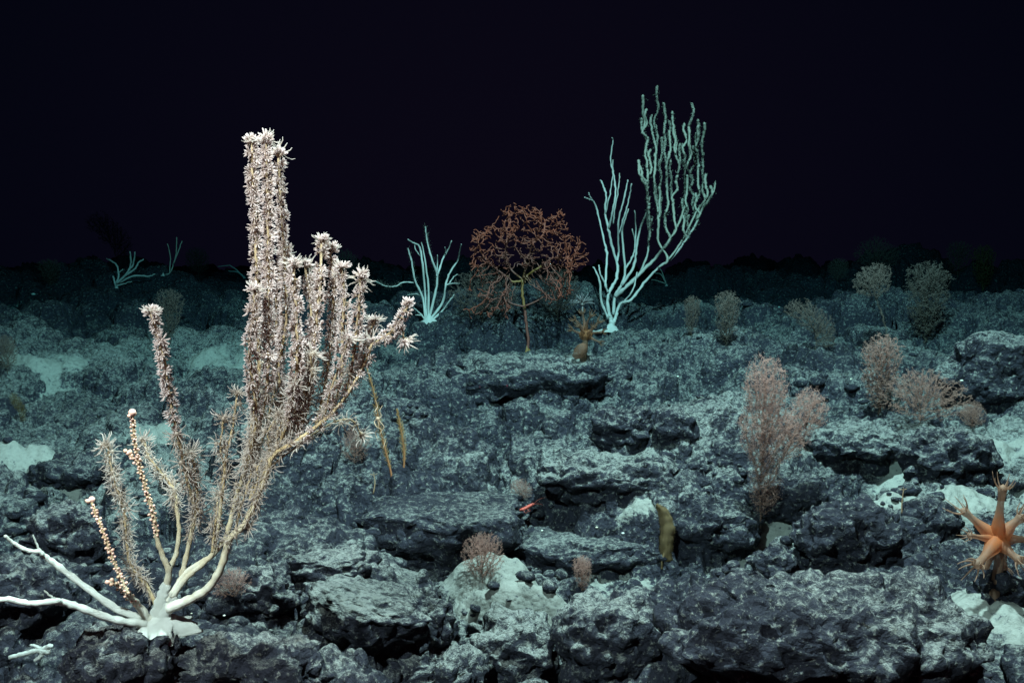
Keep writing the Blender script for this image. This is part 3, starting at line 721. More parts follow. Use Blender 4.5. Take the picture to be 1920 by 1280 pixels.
def drawn(name, base, limbs, label, mat, dflt=5.0, depth=.12, seed=1, foot_px=(18, 9), group=None, fuzz=(), tone=(0, .5), wob=.7, rscale=1.0, cat='coral'):
    """limbs: list of (photo polyline, radius at start px, radius at end px)"""
    p, d = foot(*base, dflt); d = float(d); mpx = d / FPX; rg = np.random.default_rng(seed)
    root = empty(name, p); tag(root, label, cat, group)
    V, Q = disc_foot(p, foot_px[0] * mpx, foot_px[0] * mpx * .8, foot_px[1] * mpx, seed); g = Geo(); g.add(V, Q, None, .0); g.obj('holdfast', mat, root, p)
    f = Geo()
    for li, (pts, a, b) in enumerate(limbs):
        z0 = rg.uniform(-1, 1) * depth; m0 = len(pts)
        off = lambda x, y: depth * perlin2(np.array([x / 55.]), np.array([y / 70. + seed]), seed)[0] * 1.6 * min(1, max(0, (base[1] - y) / 70))
        Pw = np.array([pt(x, y, d + off(x, y)) for x, y in pts]); P = catmull(Pw, 5); m = len(P); t = np.linspace(0, 1, m)
        P = P + rg.normal(0, wob * mpx * .5, (m, 3)) * np.minimum(1, t * 5)[:, None]
        g = Geo(); g.tube(P, (a + (b - a) * t) * mpx * rscale * (1 + .12 * rg.normal(size=m)), 6, tone[0] + (tone[1] - tone[0]) * t); g.obj('branch', mat, root, p)
        if li in fuzz: bristles(f, P[len(P)//4:], 9 * mpx, int(45 * m / 5), rg)
    if f.n: tag(f.obj('polyps', M['palefuzz'], root, p), kind='stuff')
    return root, p, d
# white branching coral left of the brown tree
drawn('bamboo_coral', (804, 604), [
    ([(798, 600), (793, 560), (778, 525), (772, 492), (765, 466)], 3.4, 1.4), ([(776, 530), (757, 529), (740, 537), (722, 536), (705, 528), (692, 528)], 1.8, 1.0),
    ([(800, 600), (797, 545), (791, 485), (786, 462), (774, 455), (765, 449)], 3.2, 1.4), ([(789, 480), (780, 470), (777, 460)], 1.5, 1), ([(803, 600), (803, 535), (796, 480), (790, 455)], 2.8, 1.2),
    ([(804, 600), (815, 552), (820, 516), (808, 482), (801, 450), (798, 425)], 3.4, 1.4), ([(820, 516), (832, 482), (840, 468), (847, 452)], 2.4, 1.3), ([(819, 518), (820, 495), (820, 478)], 1.8, 1.0), ([(833, 480), (836, 470), (834, 464)], 1.4, 1.),
    ([(806, 600), (830, 567), (836, 532), (843, 512), (858, 488), (862, 470), (865, 458)], 3.4, 1.3), ([(837, 534), (848, 531), (862, 532)], 1.8, 1.2), ([(843, 530), (852, 518), (858, 514)], 1.4, 1.0),
    ([(808, 602), (830, 582), (842, 565), (851, 553)], 2.6, 1.5), ([(806, 602), (822, 592), (836, 591)], 3, 1.6), ([(800, 602), (788, 588), (777, 578)], 2.2, 1.2), ([(800, 603), (790, 592), (778, 590)], 2.2, 1.2),
    ([(792, 555), (780, 551), (764, 553)], 1.5, .9)],
    'white bare-branched coral with fuzzy tips on the mound left of the brown tree', M['pale'], 4.7, .10, 3, (24, 16), 'white branching corals', fuzz=(0, 1, 5, 16), tone=(0, .35), rscale=.8)
# the big fan-shaped bamboo coral
def big_fan():
    base = (1145, 618); p, d = foot(*base, 4.6); d = float(d); mpx = d / FPX; rg = np.random.default_rng(12)
    root = empty('bamboo_coral', p); tag(root, 'tallest pale green fan-shaped coral with upright finger branches against black water', 'coral', 'white branching corals')
    V, Q = disc_foot(p, 34 * mpx, 26 * mpx, 12 * mpx, 9); g = Geo(); g.add(V, Q, None, 0); g.obj('holdfast', M['pale'], root, p)
    off = lambda x, y: .20 * perlin2(np.array([x / 60.]), np.array([y / 130.]), 77)[0] * min(1, max(0, (600 - y) / 90))
    nodes, tans = [], []
    def limb(pts, a, b, t0, t1, keep=True, ex=0.0):
        P = catmull(np.array([pt(x, y, d + off(x, y) + ex) for x, y in pts]), 6); m = len(P); t = np.linspace(0, 1, m)
        P = P + rg.normal(0, .4 * mpx, (m, 3)) * np.minimum(1, t * 5)[:, None]
        g = Geo(); g.tube(P, (a + (b - a) * t) * mpx * (1 + .13 * rg.normal(size=m)), 6, t0 + (t1 - t0) * t); g.obj('branch', M['pale'], root, p)
        px = catmull(np.array(pts, float), 6)
        if keep:
            for q in range(2, m): nodes.append((px[q, 0], px[q, 1], max(1.2, (a + (b - a) * t[q]) * .8), t0 + (t1 - t0) * t[q])); tans.append(px[q] - px[q-2])
    limb([(1145, 616), (1146, 604), (1144, 592)], 5.5, 4, 0, 0, False)
    limb([(1147, 612), (1152, 600), (1157, 588)], 4.5, 3.4, 0, 0, False)
    W_ = dict(keep=False)
    limb([(1140, 596), (1128, 566), (1125, 532), (1119, 512), (1112, 500)], 2.6, 1.3, 0, .2, **W_)
    limb([(1137, 536), (1126, 515), (1123, 497)], 1.8, 1.2, .1, .2, **W_)
    limb([(1143, 594), (1139, 566), (1143, 546), (1156, 522), (1157, 494), (1147, 460), (1141, 430), (1135, 402), (1136, 366), (1130, 346), (1126, 338)], 3.6, 1.5, 0, .3, **W_)
    limb([(1140, 548), (1135, 530), (1138, 480), (1132, 450), (1121, 400), (1113, 378), (1104, 374), (1096, 370)], 2.4, 1.2, 0, .25, **W_)
    limb([(1113, 378), (1106, 368), (1104, 362)], 1.4, .9, .2, .25, **W_)
    limb([(1157, 492), (1160, 470), (1159, 420), (1168, 380), (1176, 345), (1177, 338)], 2.2, 1.2, 0, .3, **W_)
    limb([(1160, 440), (1172, 400), (1180, 370), (1184, 345)], 1.7, 1.1, .1, .35, **W_)
    limb([(1141, 430), (1148, 400), (1154, 360), (1150, 325), (1145, 300), (1149, 265), (1147, 258)], 2.0, 1.0, .1, .4, **W_)
    limb([(1135, 402), (1142, 370), (1148, 335), (1149, 300)], 1.6, 1.0, .2, .5, **W_)
    limb([(1150, 420), (1152, 395), (1160, 350), (1162, 325)], 1.5, 1.0, .2, .6, **W_)
    limb([(1150, 590), (1153, 556), (1166, 532), (1172, 505), (1166, 440), (1170, 418), (1178, 392)], 3.2, 1.5, .1, .5, **W_)
    limb([(1172, 505), (1187, 480), (1191, 455), (1185, 430)], 2.0, 1.3, .3, .5, **W_)
    limb([(1190, 470), (1192, 430), (1190, 395)], 1.5, 1.2, .3, .5, **W_)
    limb([(1153, 556), (1172, 540), (1200, 513), (1228, 485), (1252, 455), (1272, 420), (1285, 385)], 4.0, 2.0, .3, .8)
    limb([(1166, 535), (1188, 500), (1193, 470), (1200, 430), (1212, 400), (1218, 370)], 2.8, 1.8, .2, .7)
    limb([(1200, 513), (1214, 475), (1217, 440), (1222, 410)], 2.4, 1.8, .4, .8)
    limb([(1152, 600), (1163, 570), (1183, 562), (1207, 531), (1234, 502), (1262, 482), (1285, 450), (1305, 420), (1320, 385), (1337, 362), (1341, 342)], 2.8, 1.6, .0, .8)
    limb([(1168, 568), (1186, 545), (1195, 510)], 1.6, 1.2, .1, .3, **W_)
    limb([(1250, 490), (1272, 462), (1292, 425), (1312, 385)], 2.0, 1.6, .6, .9)
    # upright fingers filling the fan
    tips = [(1205, 180), (1232, 162), (1244, 194), (1222, 216), (1203, 222), (1261, 210), (1263, 238), (1297, 194), (1308, 226), (1321, 231), (1318, 288), (1291, 240), (1245, 250), (1197, 302), (1210, 255), (1227, 265),
            (1275, 270), (1300, 275), (1332, 350), (1320, 330), (1281, 300), (1255, 285), (1238, 300), (1215, 300), (1310, 310), (1295, 330), (1270, 330), (1250, 330), (1228, 345), (1300, 370), (1212, 340), (1285, 355), (1262, 375), (1308, 345), (1240, 372), (1230, 235), (1283, 232), (1306, 250), (1212, 205), (1255, 228)]
    while len(tips) < 66:
        x, y = rg.uniform(1198, 1335), rg.uniform(215, 410)
        if y > 215 + max(0, x - 1318) * 6 and x < 1345 - max(0, y - 330) * .6: tips.append((x, y))
    tips = sorted(tips, key=lambda q: -q[1]); nd = list(nodes); tn = list(tans)
    for (x, y) in tips:
        best, bs = None, 1e9
        for i, (nx_, ny_, nr, nt_) in enumerate(nd):
            dy = ny_ - y; dx = abs(nx_ - x)
            if dy < 45: continue
            s = dy * .45 + dx * 2.4 + (18 if nr < 1.3 else 0) + rg.random() * 14 + max(0, dx - dy * .5) * 4
            if s < bs: best, bs = i, s
        if best is None: continue
        nx_, ny_, nr, nt_ = nd[best]; T = tn[best]; T = T / (np.linalg.norm(T) + 1e-6); L = ny_ - y
        k1 = (nx_ + T[0] * L * .22 + rg.normal(0, 2), ny_ + T[1] * L * .22); k2 = (x + (nx_ - x) * .30 + rg.normal(0, 2.4), y + L * .52); k3 = (x + (nx_ - x) * .06 + rg.normal(0, 1.8), y + L * .22)
        limb([(nx_, ny_), k1, k2, k3, (x, y)], min(max(nr, 2.0), 2.9), 2.6, max(.55, nt_), .95, True, rg.normal(0, .03))
        nd = list(nodes); tn = list(tans)
    # short knobby side buds
    f = Geo()
    for i in range(0, len(nodes), 1):
        x, y, r, t_ = nodes[i]
        if y > 470: continue
        c = pt(x, y, d + off(x, y)); P = np.array([c, c + rg.normal(0, 1, 3) * 1.0 * mpx, c + rg.normal(0, 1, 3) * 3.2 * mpx]); bristles(f, P, 3.6 * mpx, 5, rg, .8, .0018)
    tag(f.obj('polyps', M['palefuzz'], root, p), kind='stuff')
big_fan()
# small far white corals
drawn('bamboo_coral', (218, 538), [([(218, 538), (213, 522), (212, 518)], 2, 1.4), ([(216, 535), (222, 520), (220, 500), (210, 490), (200, 485)], 2, 1.2), ([(218, 532), (238, 512), (245, 495), (244, 472)], 2.2, 1.4), ([(240, 508), (250, 495), (253, 472)], 1.8, 1.3), ([(232, 518), (252, 505), (260, 492), (269, 486)], 2, 1.2),
    ([(225, 530), (245, 519), (262, 517), (280, 518), (290, 514)], 2, 1.2), ([(218, 536), (235, 531), (246, 528)], 1.8, 1), ([(222, 512), (230, 505)], 1.2, .9)], 'small white coral with stubby upcurved branches far off on the left', M['pale'], 6.2, .08, 21, (5, 5), 'white branching corals', tone=(0, .3))
drawn('whip_coral', (306, 515), [([(306, 516), (318, 512), (325, 495), (331, 470), (331, 445)], 1.3, 1.0), ([(325, 495), (335, 470), (341, 452)], 1.2, .9), ([(318, 512), (319, 480), (314, 457)], 1.2, .9)], 'three thin dim upcurved whips beside the small far white coral', M['pale'], 6.8, .05, 23, (4, 3), tone=(.5, .8))
drawn('bamboo_coral', (458, 520), [([(458, 520), (445, 510), (428, 508)], 1.5, .9), ([(456, 519), (440, 503), (428, 498), (408, 500)], 1.3, .8)], 'tiny pale sprawling coral half hidden behind the tall octocoral', M['pale'], 6.5, .05, 25, (3, 2), 'white branching corals', tone=(.1, .4))
drawn('bamboo_coral', (1250, 534), [([(1250, 534), (1240, 515), (1228, 512)], 1.2, .8), ([(1249, 532), (1242, 512), (1236, 500)], 1.2, .8), ([(1248, 532), (1232, 526), (1222, 524)], 1.1, .7)], 'tiny dim sprawling coral beyond the foot of the tall fan coral', M['pale'], 7.0, .05, 27, (3, 2), 'white branching corals', tone=(.5, .8))
# the brown tree-shaped coral
def brown_tree():
    base = (988, 656); p, d = foot(*base, 4.4); d = float(d); mpx = d / FPX; rg = np.random.default_rng(31)
    root = empty('tree_coral', p); tag(root, 'brown tree-shaped coral with a wide tangled crown on a thin crooked trunk', 'coral')
    Y0 = pt(985, 560, d)[1]
    limbs = [[(988, 658), (991, 640), (988, 618), (985, 590), (983, 574), (979, 550), (980, 524)], [(980, 526), (962, 528), (950, 518), (932, 516)], [(982, 522), (1005, 505), (1024, 492), (1036, 484)], [(981, 522), (987, 500), (984, 488), (992, 480)]]
    for k, l in enumerate(limbs):
        P = catmull(np.array([pt(x, y, d + (0 if k == 0 else rg.normal(0, .02))) for x, y in l]), 5); m = len(P); g = Geo(); g.tube(P + rg.normal(0, .5 * mpx, (m, 3)), np.linspace(2.8 if k == 0 else 2.4, 2.6 if k == 0 else 1.6, m) * mpx, 7, np.linspace(.05, .4, m) if k else np.where(np.arange(m) < m * .6, .7, .2)); g.obj('trunk' if k == 0 else 'limb', M['brown'], root, p)
    V, Q = disc_foot(p, 9 * mpx, 8 * mpx, 8 * mpx, 3); g = Geo(); g.add(V, Q, None, .1); g.obj('holdfast', M['brown'], root, p)
    nod = []
    for l in limbs: nod.append(catmull(np.array(l, float), 3))
    A = []
    while len(A) < 1150:
        x, y = rg.uniform(862, 1106), rg.uniform(374, 596); q = ((x - 985) / 118)**2 + ((y - 488) / 112)**2
        lean = y < 500 or abs(x - 985) > 25
        if q < .72 + .5 * perlin2(np.array([x / 45.]), np.array([y / 45.]), 5)[0] + .12 and lean and (y < 545 or x < 960 or x > 1010): A.append(pt(x, y, d + rg.normal(0, .07)))
    for q in range(45): A.append(pt(rg.uniform(868, 960), rg.uniform(540, 598), d - .03 + rg.normal(0, .05)))
    I0, I1 = [pt(980, 524, d)], [-1]
    for l in limbs[1:] + [[(980, 524), (958, 505), (948, 478), (950, 450)], [(992, 480), (1000, 455), (1018, 440), (1022, 415)], [(950, 518), (925, 500), (905, 478), (897, 455)], [(1036, 484), (1058, 484), (1078, 488)]]:
        Pl = catmull(np.array([pt(x, y, d + rg.normal(0, .02)) for x, y in l]), 5); q0 = int(np.argmin(((np.array(I0) - Pl[0])**2).sum(1)))
        for q, v in enumerate(Pl[1:]): I1.append(q0 if q == 0 else len(I0) - 1); I0.append(v)
    ns, pr = colonize(None, A, 5.5 * mpx, 5.2 * mpx, None, 110, wob=.30, seed=4, init=(I0, I1)) if True else None
    # second growth from the low branch
    ch, load = paths_of(ns, pr); n_ = 0
    for c in ch:
        if len(c) < 2: continue
        P = catmull(ns[c], 2); m = len(P); l = np.interp(np.linspace(0, 1, m), np.linspace(0, 1, len(c)), load[c])
        far_ = np.clip(np.linalg.norm(P - ns[0], axis=1) / (115 * mpx), 0, 1)
        g = Geo(); g.tube(P, np.clip(.70 + .17 * np.sqrt(l), .70, 1.8) * mpx, 5, np.clip(.35 + .75 * far_, 0, 1)); g.obj('branch', M['brown'], root, p); n_ += 1
    for l in ([(984, 575), (962, 570), (940, 560), (925, 562), (905, 582), (890, 590)], [(984, 574), (1005, 565), (1020, 556)], [(945, 561), (952, 545), (946, 532)], [(925, 562), (908, 555), (895, 556)], [(948, 562), (950, 578), (946, 590)]):
        P = catmull(np.array([pt(x, y, d - .02) for x, y in l]), 4); g = Geo(); g.tube(P, np.linspace(1.8, 1.0, len(P)) * mpx, 5, .65); g.obj('branch', M['brown'], root, p)
brown_tree()
# ------------------------------------------------------------------ feathery bushes
M['pink'] = tone_mat('pink_bush_coral', [(0, (.26, .16, .11)), (.5, (.46, .28, .23)), (1, (.62, .38, .33))], .7, trans=.7, clear=.50)
M['grey'] = tone_mat('grey_bush_coral', [(0, (.17, .13, .095)), (.5, (.25, .19, .16)), (1, (.33, .26, .225))], .7, trans=.65, clear=.55)
M['ochre'] = tone_mat('ochre_bush_coral', [(0, (.15, .10, .035)), (.5, (.18, .12, .05)), (1, (.20, .145, .07))], .7, trans=.4, clear=.4)
BUSH_MESH = {}
def grow_bush(lobes, n, seed, px_h):
    """lobes: (x, z, rx, rz) in units of the height; grown once, reused at any size"""
    rg = np.random.default_rng(seed); A = []
    wt = np.array([l[2] * l[3] for l in lobes]); wt = wt / wt.sum()
    while len(A) < n:
        l = lobes[rg.choice(len(lobes), p=wt)]; v = rg.normal(size=3); v /= np.linalg.norm(v); r = rg.random()**(1 / 2.2)
        q = np.array([l[0] + v[0] * r * l[2], v[1] * r * l[2] * .8, l[1] + v[2] * r * l[3]])
        if q[2] > .06: A.append(q)
    stem = [np.array([0, 0, z]) + rg.normal(0, .006, 3) for z in np.linspace(.03, min(.22, lobes[0][1]), 6)]
    fk = n > 3000; ns, pr = colonize((0, 0, 0), A, .013 if fk else .0175, .0135 if fk else .019, stem, 220, wob=.32, up=.12, seed=seed)
    ch, load = paths_of(ns, pr)
    st, br, po = Geo(), Geo(), Geo()
    rt = .62 / px_h          # twig radius in units of height
    for k, c in enumerate(ch):
        if len(c) < 2: continue
        P = ns[c]; l = load[c]; z = np.clip(P[:, 2], 0, 1)
        (st if k == 0 else br).tube(P, np.clip(rt * (.55 + .16 * np.sqrt(l)), rt * .5, rt * 2.4), 4 if k else 6, .15 + .55 * z)
    # little polyps all along the twigs
    for i in range(8, len(ns)):
        for q in range(4 if n > 3000 else 2):
            d = rg.normal(size=3); d /= np.linalg.norm(d); l = rt * rg.uniform(2.2, 5.0); c = ns[i] + rg.normal(0, .007, 3); u = frame(d) * rt * .75
            v = np.array([c + u[:, 0], c - .5 * u[:, 0] + u[:, 1], c - .5 * u[:, 0] - u[:, 1], c + d * l, c + d * l * .6 + u[:, 0] * 2.2])
            po.add(v, None, np.array([[0, 1, 3], [1, 2, 3], [2, 0, 3], [0, 3, 4]]), rg.uniform(.6, 1))
    return st, br, po
LOBES = {
    'column': [(0, .55, .20, .42), (.02, .75, .22, .24), (-.03, .30, .13, .25)],
    'round': [(0, .55, .42, .42), (.05, .70, .36, .28)],
    'fork': [(.015, .80, .13, .20), (.02, .56, .16, .22), (.26, .68, .11, .14), (.15, .54, .13, .15), (.02, .27, .10, .2)],
    'lollipop': [(0, .80, .24, .21), (-.05, .86, .2, .16)],
    'wide': [(-.1, .5, .5, .40), (.3, .45, .4, .36), (0, .7, .4, .28)],
    'lean': [(-.30, .78, .28, .22), (-.1, .62, .26, .26), (.12, .42, .22, .30), (.2, .2, .14, .2)],
}
NB = {'column': 1500, 'round': 1500, 'fork': 5200, 'lollipop': 900, 'wide': 1300, 'lean': 1400}
def bush(base, ytop, shape, mat, label, dflt=6.0, wx=1.0, d=None, rot=None, group='feathery bush corals', name='bush_coral', n=None, lean=0.0):
    p, dd = foot(*base, dflt)
    if d: dd = d; p = pt(*base, d)
    dd = float(dd); h = (base[1] - ytop) * dd / FPX
    key = (shape, mat)
    root = empty(name, p - np.array([0, 0, .006])); tag(root, label, 'coral', group)
    if key not in BUSH_MESH:
        gs = grow_bush(LOBES[shape], n or NB[shape], len(BUSH_MESH) * 7 + 3, 150 if shape != 'fork' else 330); parts = []
        for nm, g in zip(('stem', 'branches', 'polyps'), gs):
            o = g.obj(nm, M[mat], root)
            if nm != 'stem': tag(o, kind='stuff')
            parts.append(o)
        BUSH_MESH[key] = parts
    else:
        for q in BUSH_MESH[key]:
            o = q.copy(); S.collection.objects.link(o); o.parent = root
    root.scale = (h * wx, h * wx, h)
    root.rotation_euler = (0, lean, 0)
    for q in root.children: q.rotation_euler = (0, 0, rot if rot is not None else (0 if shape in ('fork', 'lean') else (base[0] * 1.7) % 6.28))
    return root
bush((1425, 985), 655, 'fork', 'pink', 'tall forked pink bush coral rising from dark rocks', wx=1.0)
bush((905, 1092), 985, 'round', 'pink', 'small round pinkish bush coral in front of the dark block', wx=.95)
bush((1092, 1108), 1032, 'column', 'pink', 'smallest pink bush coral standing over the silt-dusted boulder', wx=1.3)
bush((438, 1118), 1052, 'wide', 'pink', 'low faint pink bush coral right of the pale octocoral stems', wx=.9)
bush((1648, 775), 618, 'column', 'pink', 'dull pink bush coral right of the forked one, the taller of a close pair', wx=1.35)
bush((1725, 795), 678, 'wide', 'pink', 'pink rounded bush coral, the shorter of a close pair', wx=1.1)
bush((1822, 802), 742, 'wide', 'pink', 'low spreading pink bush coral beside the right-hand silt drift', wx=1.0)
bush((1362, 648), 538, 'column', 'grey', 'grey-brown upright bush coral standing on a pale hummock behind the forked one', wx=1.35)
bush((1296, 630), 548, 'column', 'grey', 'dim narrow bush coral between the tall fan coral and the grey-brown bush', wx=1.1, dflt=5.8)
bush((1530, 655), 555, 'lean', 'grey', 'leaning two-lobed grey bush coral on the dim right slope', wx=1.1)
bush((1668, 640), 488, 'lollipop', 'grey', 'round-headed grey coral on a long thin bare stalk', wx=1.1, lean=-.30)
bush((1735, 645), 482, 'column', 'grey', 'broad tall grey bush coral beside the round-headed stalked one', wx=1.5)
bush((1640, 512), 438, 'wide', 'grey', 'very dim bush coral on the far ridge behind the round-headed one', wx=.9, dflt=8)
bush((1570, 530), 480, 'round', 'grey', 'very dim small bush coral at the left end of the far ridge', wx=1.0, dflt=8)
bush((1795, 520), 448, 'column', 'grey', 'very dim upright bush coral on the far right ridge', wx=1.6, dflt=8)
bush((1842, 545), 455, 'column', 'ochre', 'dim yellowish-stemmed bush coral at the far right', wx=1.4, dflt=7.5)
bush((95, 535), 482, 'column', 'grey', 'dim squarish bush coral far off at the left', wx=2.2, dflt=7.5)
bush((372, 520), 460, 'round', 'grey', 'dim rounded bush coral left of the octocoral tip column', wx=1.1, dflt=7.5)
bush((318, 640), 535, 'column', 'grey', 'brownish upright bush coral behind the octocoral side branch', wx=1.25)
bush((14, 700), 620, 'round', 'grey', 'brownish bush coral cut by the left edge', wx=.8)
bush((648, 545), 462, 'round', 'grey', 'dim bush coral peeking out behind the octocoral shoulder', wx=.9, dflt=6.0)
bush((905, 604), 490, 'wide', 'grey', 'grey-brown bush coral behind the left side of the brown tree', wx=1.0, dflt=5.2)
bush((1045, 602), 498, 'round', 'grey', 'greyish bush coral behind the right side of the brown tree', wx=1.1, dflt=5.2)
bush((38, 790), 730, 'lean', 'ochre', 'thin yellowish wisp of coral near the left edge', wx=.55)
bush((665, 870), 790, 'wide', 'pink', 'faint reddish wispy coral left of the orange plumes', wx=.6)
bush((975, 935), 888, 'wide', 'pink', 'faintest pinkish wisp on the slope above the red shrimp', wx=.8)
bush((218, 500), 395, 'lean', 'grey', 'barely visible tree-like coral in the dark far left', wx=.9, d=10.5)
# spiky purple-grey star behind the mushroom coral
M['star'] = tone_mat('spiny_crinoid', [(0, (.22, .16, .15)), (1, (.34, .27, .27))], .6)
def spiky(base, r_px, label, mat, n=34, dflt=5.0, up=.2, name='feather_star', curl=.25, thick=1.0, cat='feather star', lift=0.0):
    p, d = foot(*base, dflt); d = float(d); mpx = d / FPX; rg = np.random.default_rng(int(base[0])); root = empty(name, p); tag(root, label, cat)
    c = p + np.array([0, 0, lift * mpx]); g = Geo(); v, f = ico(2); g.add(c + v * 5.0 * thick * mpx * np.array([1, 1, .8]), None, f, .1)
    if lift: g.tube(np.array([p - [0, 0, .01], c]), [2.2 * mpx, 1.6 * mpx], 6, .2)
    g.obj('body', M[mat], root, p)
    for k in range(n):
        e = rg.normal(size=3); e[2] = abs(e[2]) * 1.0 + up; e /= np.linalg.norm(e); l = r_px * mpx * rg.uniform(.75, 1.1); t = np.linspace(0, 1, 6)[:, None]
        P = c + e * l * t + np.array([0, 0, -1]) * curl * l * t**2; g = Geo(); g.tube(P, np.linspace(1.1, .45, 6) * mpx * thick, 4, t[:, 0]); g.obj('arm', M[mat], root, p)
    return root
spiky((1092, 600), 30, 'spiky purple-grey feather star perched behind the brown mushroom coral', 'star', lift=30)
# ------------------------------------------------------------------ mushroom corals
M['orange'] = tone_mat('orange_soft_coral', [(0, (.75, .16, .03)), (.25, (.55, .17, .06)), (.55, (.36, .17, .10)), (1, (.32, .19, .13))], .55, trans=.6, clear=.28)
M['rust'] = tone_mat('rust_soft_coral', [(0, (.30, .12, .04)), (.5, (.17, .085, .055)), (1, (.15, .085, .05))], .7, trans=.5, clear=.42)
def mushroom_coral(base, centre, arms, body_r, label, mat, d=None, tent_l=34, stalk=True, arm_r=9, squash=.85, name='mushroom_coral'):
    p, dd = foot(*base); dd = float(d or dd); mpx = dd / FPX; rg = np.random.default_rng(int(base[0]) + 3)
    root = empty(name, p); tag(root, label, 'soft coral', 'mushroom corals'); C = pt(centre[0], centre[1], dd + .01)
    g = Geo(); v, f = ico(3); vv = v * (1 + .10 * fbm3(v * 2 + 3, 2, 9)[:, None]); g.add(C + vv * body_r * mpx * np.array([1, .9, squash]), None, f, np.clip(.02 - .1 * v[:, 1], 0, 1))
    g.obj('body', M[mat], root, p)
    if stalk:
        P = catmull(np.array([p - [0, -.01, .05], (p + C) / 2 + [.004, 0, 0], C]), 4); g = Geo(); g.tube(P, np.linspace(body_r * .5, body_r * .42, len(P)) * mpx, 10, .95); g.obj('stalk', M[mat], root, p)
    for (x, y, dz, sc) in arms:
        T = pt(x, y, dd + dz); mid = C + (T - C) * .55 + rg.normal(0, 2, 3) * mpx; P = catmull(np.array([C, mid, T]), 5); m = len(P); t = np.linspace(0, 1, m)
        g = Geo(); rad = arm_r * sc * mpx * (1.25 - .75 * sm(.0, .7, t) + .22 * sm(.8, 1, t)); g.tube(P, rad, 9, .1 + .8 * t); a = g.obj('polyp', M[mat], root, p)
        ax = T - mid; Fm = frame(ax)
        for k in range(8):
            an = 2 * math.pi * (k + rg.uniform(-.2, .2)) / 8; s = np.linspace(0, 1, 6); L = tent_l * sc * mpx * rg.uniform(.7, 1.15); w0 = rad[-1] * .75
            loc = np.stack([(w0 + L * (.55 * s - .2 * s * s)) * math.cos(an), (w0 + L * (.55 * s - .2 * s * s)) * math.sin(an), L * (.15 * s + .65 * s**1.4) * rg.uniform(.5, 1)], 1)
            g = Geo(); g.tube(T + loc @ Fm.T, np.linspace(1.7, .55, 6) * sc * mpx, 5, .8 + .2 * s); g.obj('tentacle', M[mat], a, p)
    return root
mushroom_coral((1868, 1096), (1870, 1012), [(1880, 915, -.02, 1.0), (1808, 958, .02, 1.05), (1818, 1003, -.02, .7), (1832, 1058, -.05, 1.15), (1846, 1070, .04, .8), (1915, 970, .0, 1.2), (1935, 1012, .0, 1.1), (1912, 1050, -.04, 1.1), (1882, 1065, .03, .9)], 19,
               'orange mushroom coral with thick flower-like arms at the right edge', 'orange', tent_l=40, arm_r=12)
mushroom_coral((1090, 678), (1098, 628), [(1078, 600, .0, .8), (1092, 588, .02, .8), (1108, 592, -.02, .8), (1122, 604, .0, .8), (1130, 622, .0, .8), (1126, 642, -.03, .7), (1072, 618, .0, .8), (1085, 610, -.05, .8), (1112, 612, -.06, .8)], 13,
               'brown mushroom coral with a smooth egg-shaped foot left of the fan coral base', 'rust', tent_l=18, arm_r=5)
# its smooth foot hangs below
def egg():
    p, d = foot(1090, 678); d = float(d) - .03; mpx = d / FPX; g = Geo(); v, f = ico(3); C = pt(1088, 658, d); o = [q for q in S.objects if q.name.startswith('mushroom_coral')][-1]
    vv = v * (1 + .16 * fbm3(v * 1.8, 2, 77)[:, None]) * np.array([13, 11, 15]) * mpx; vv[:, 2] = np.maximum(vv[:, 2], -15 * mpx); vv[:, 0] += vv[:, 2] * .35; g.add(C + vv, None, f, .45); q = g.obj('foot', M['rust'], o, np.array(o.location))
egg()
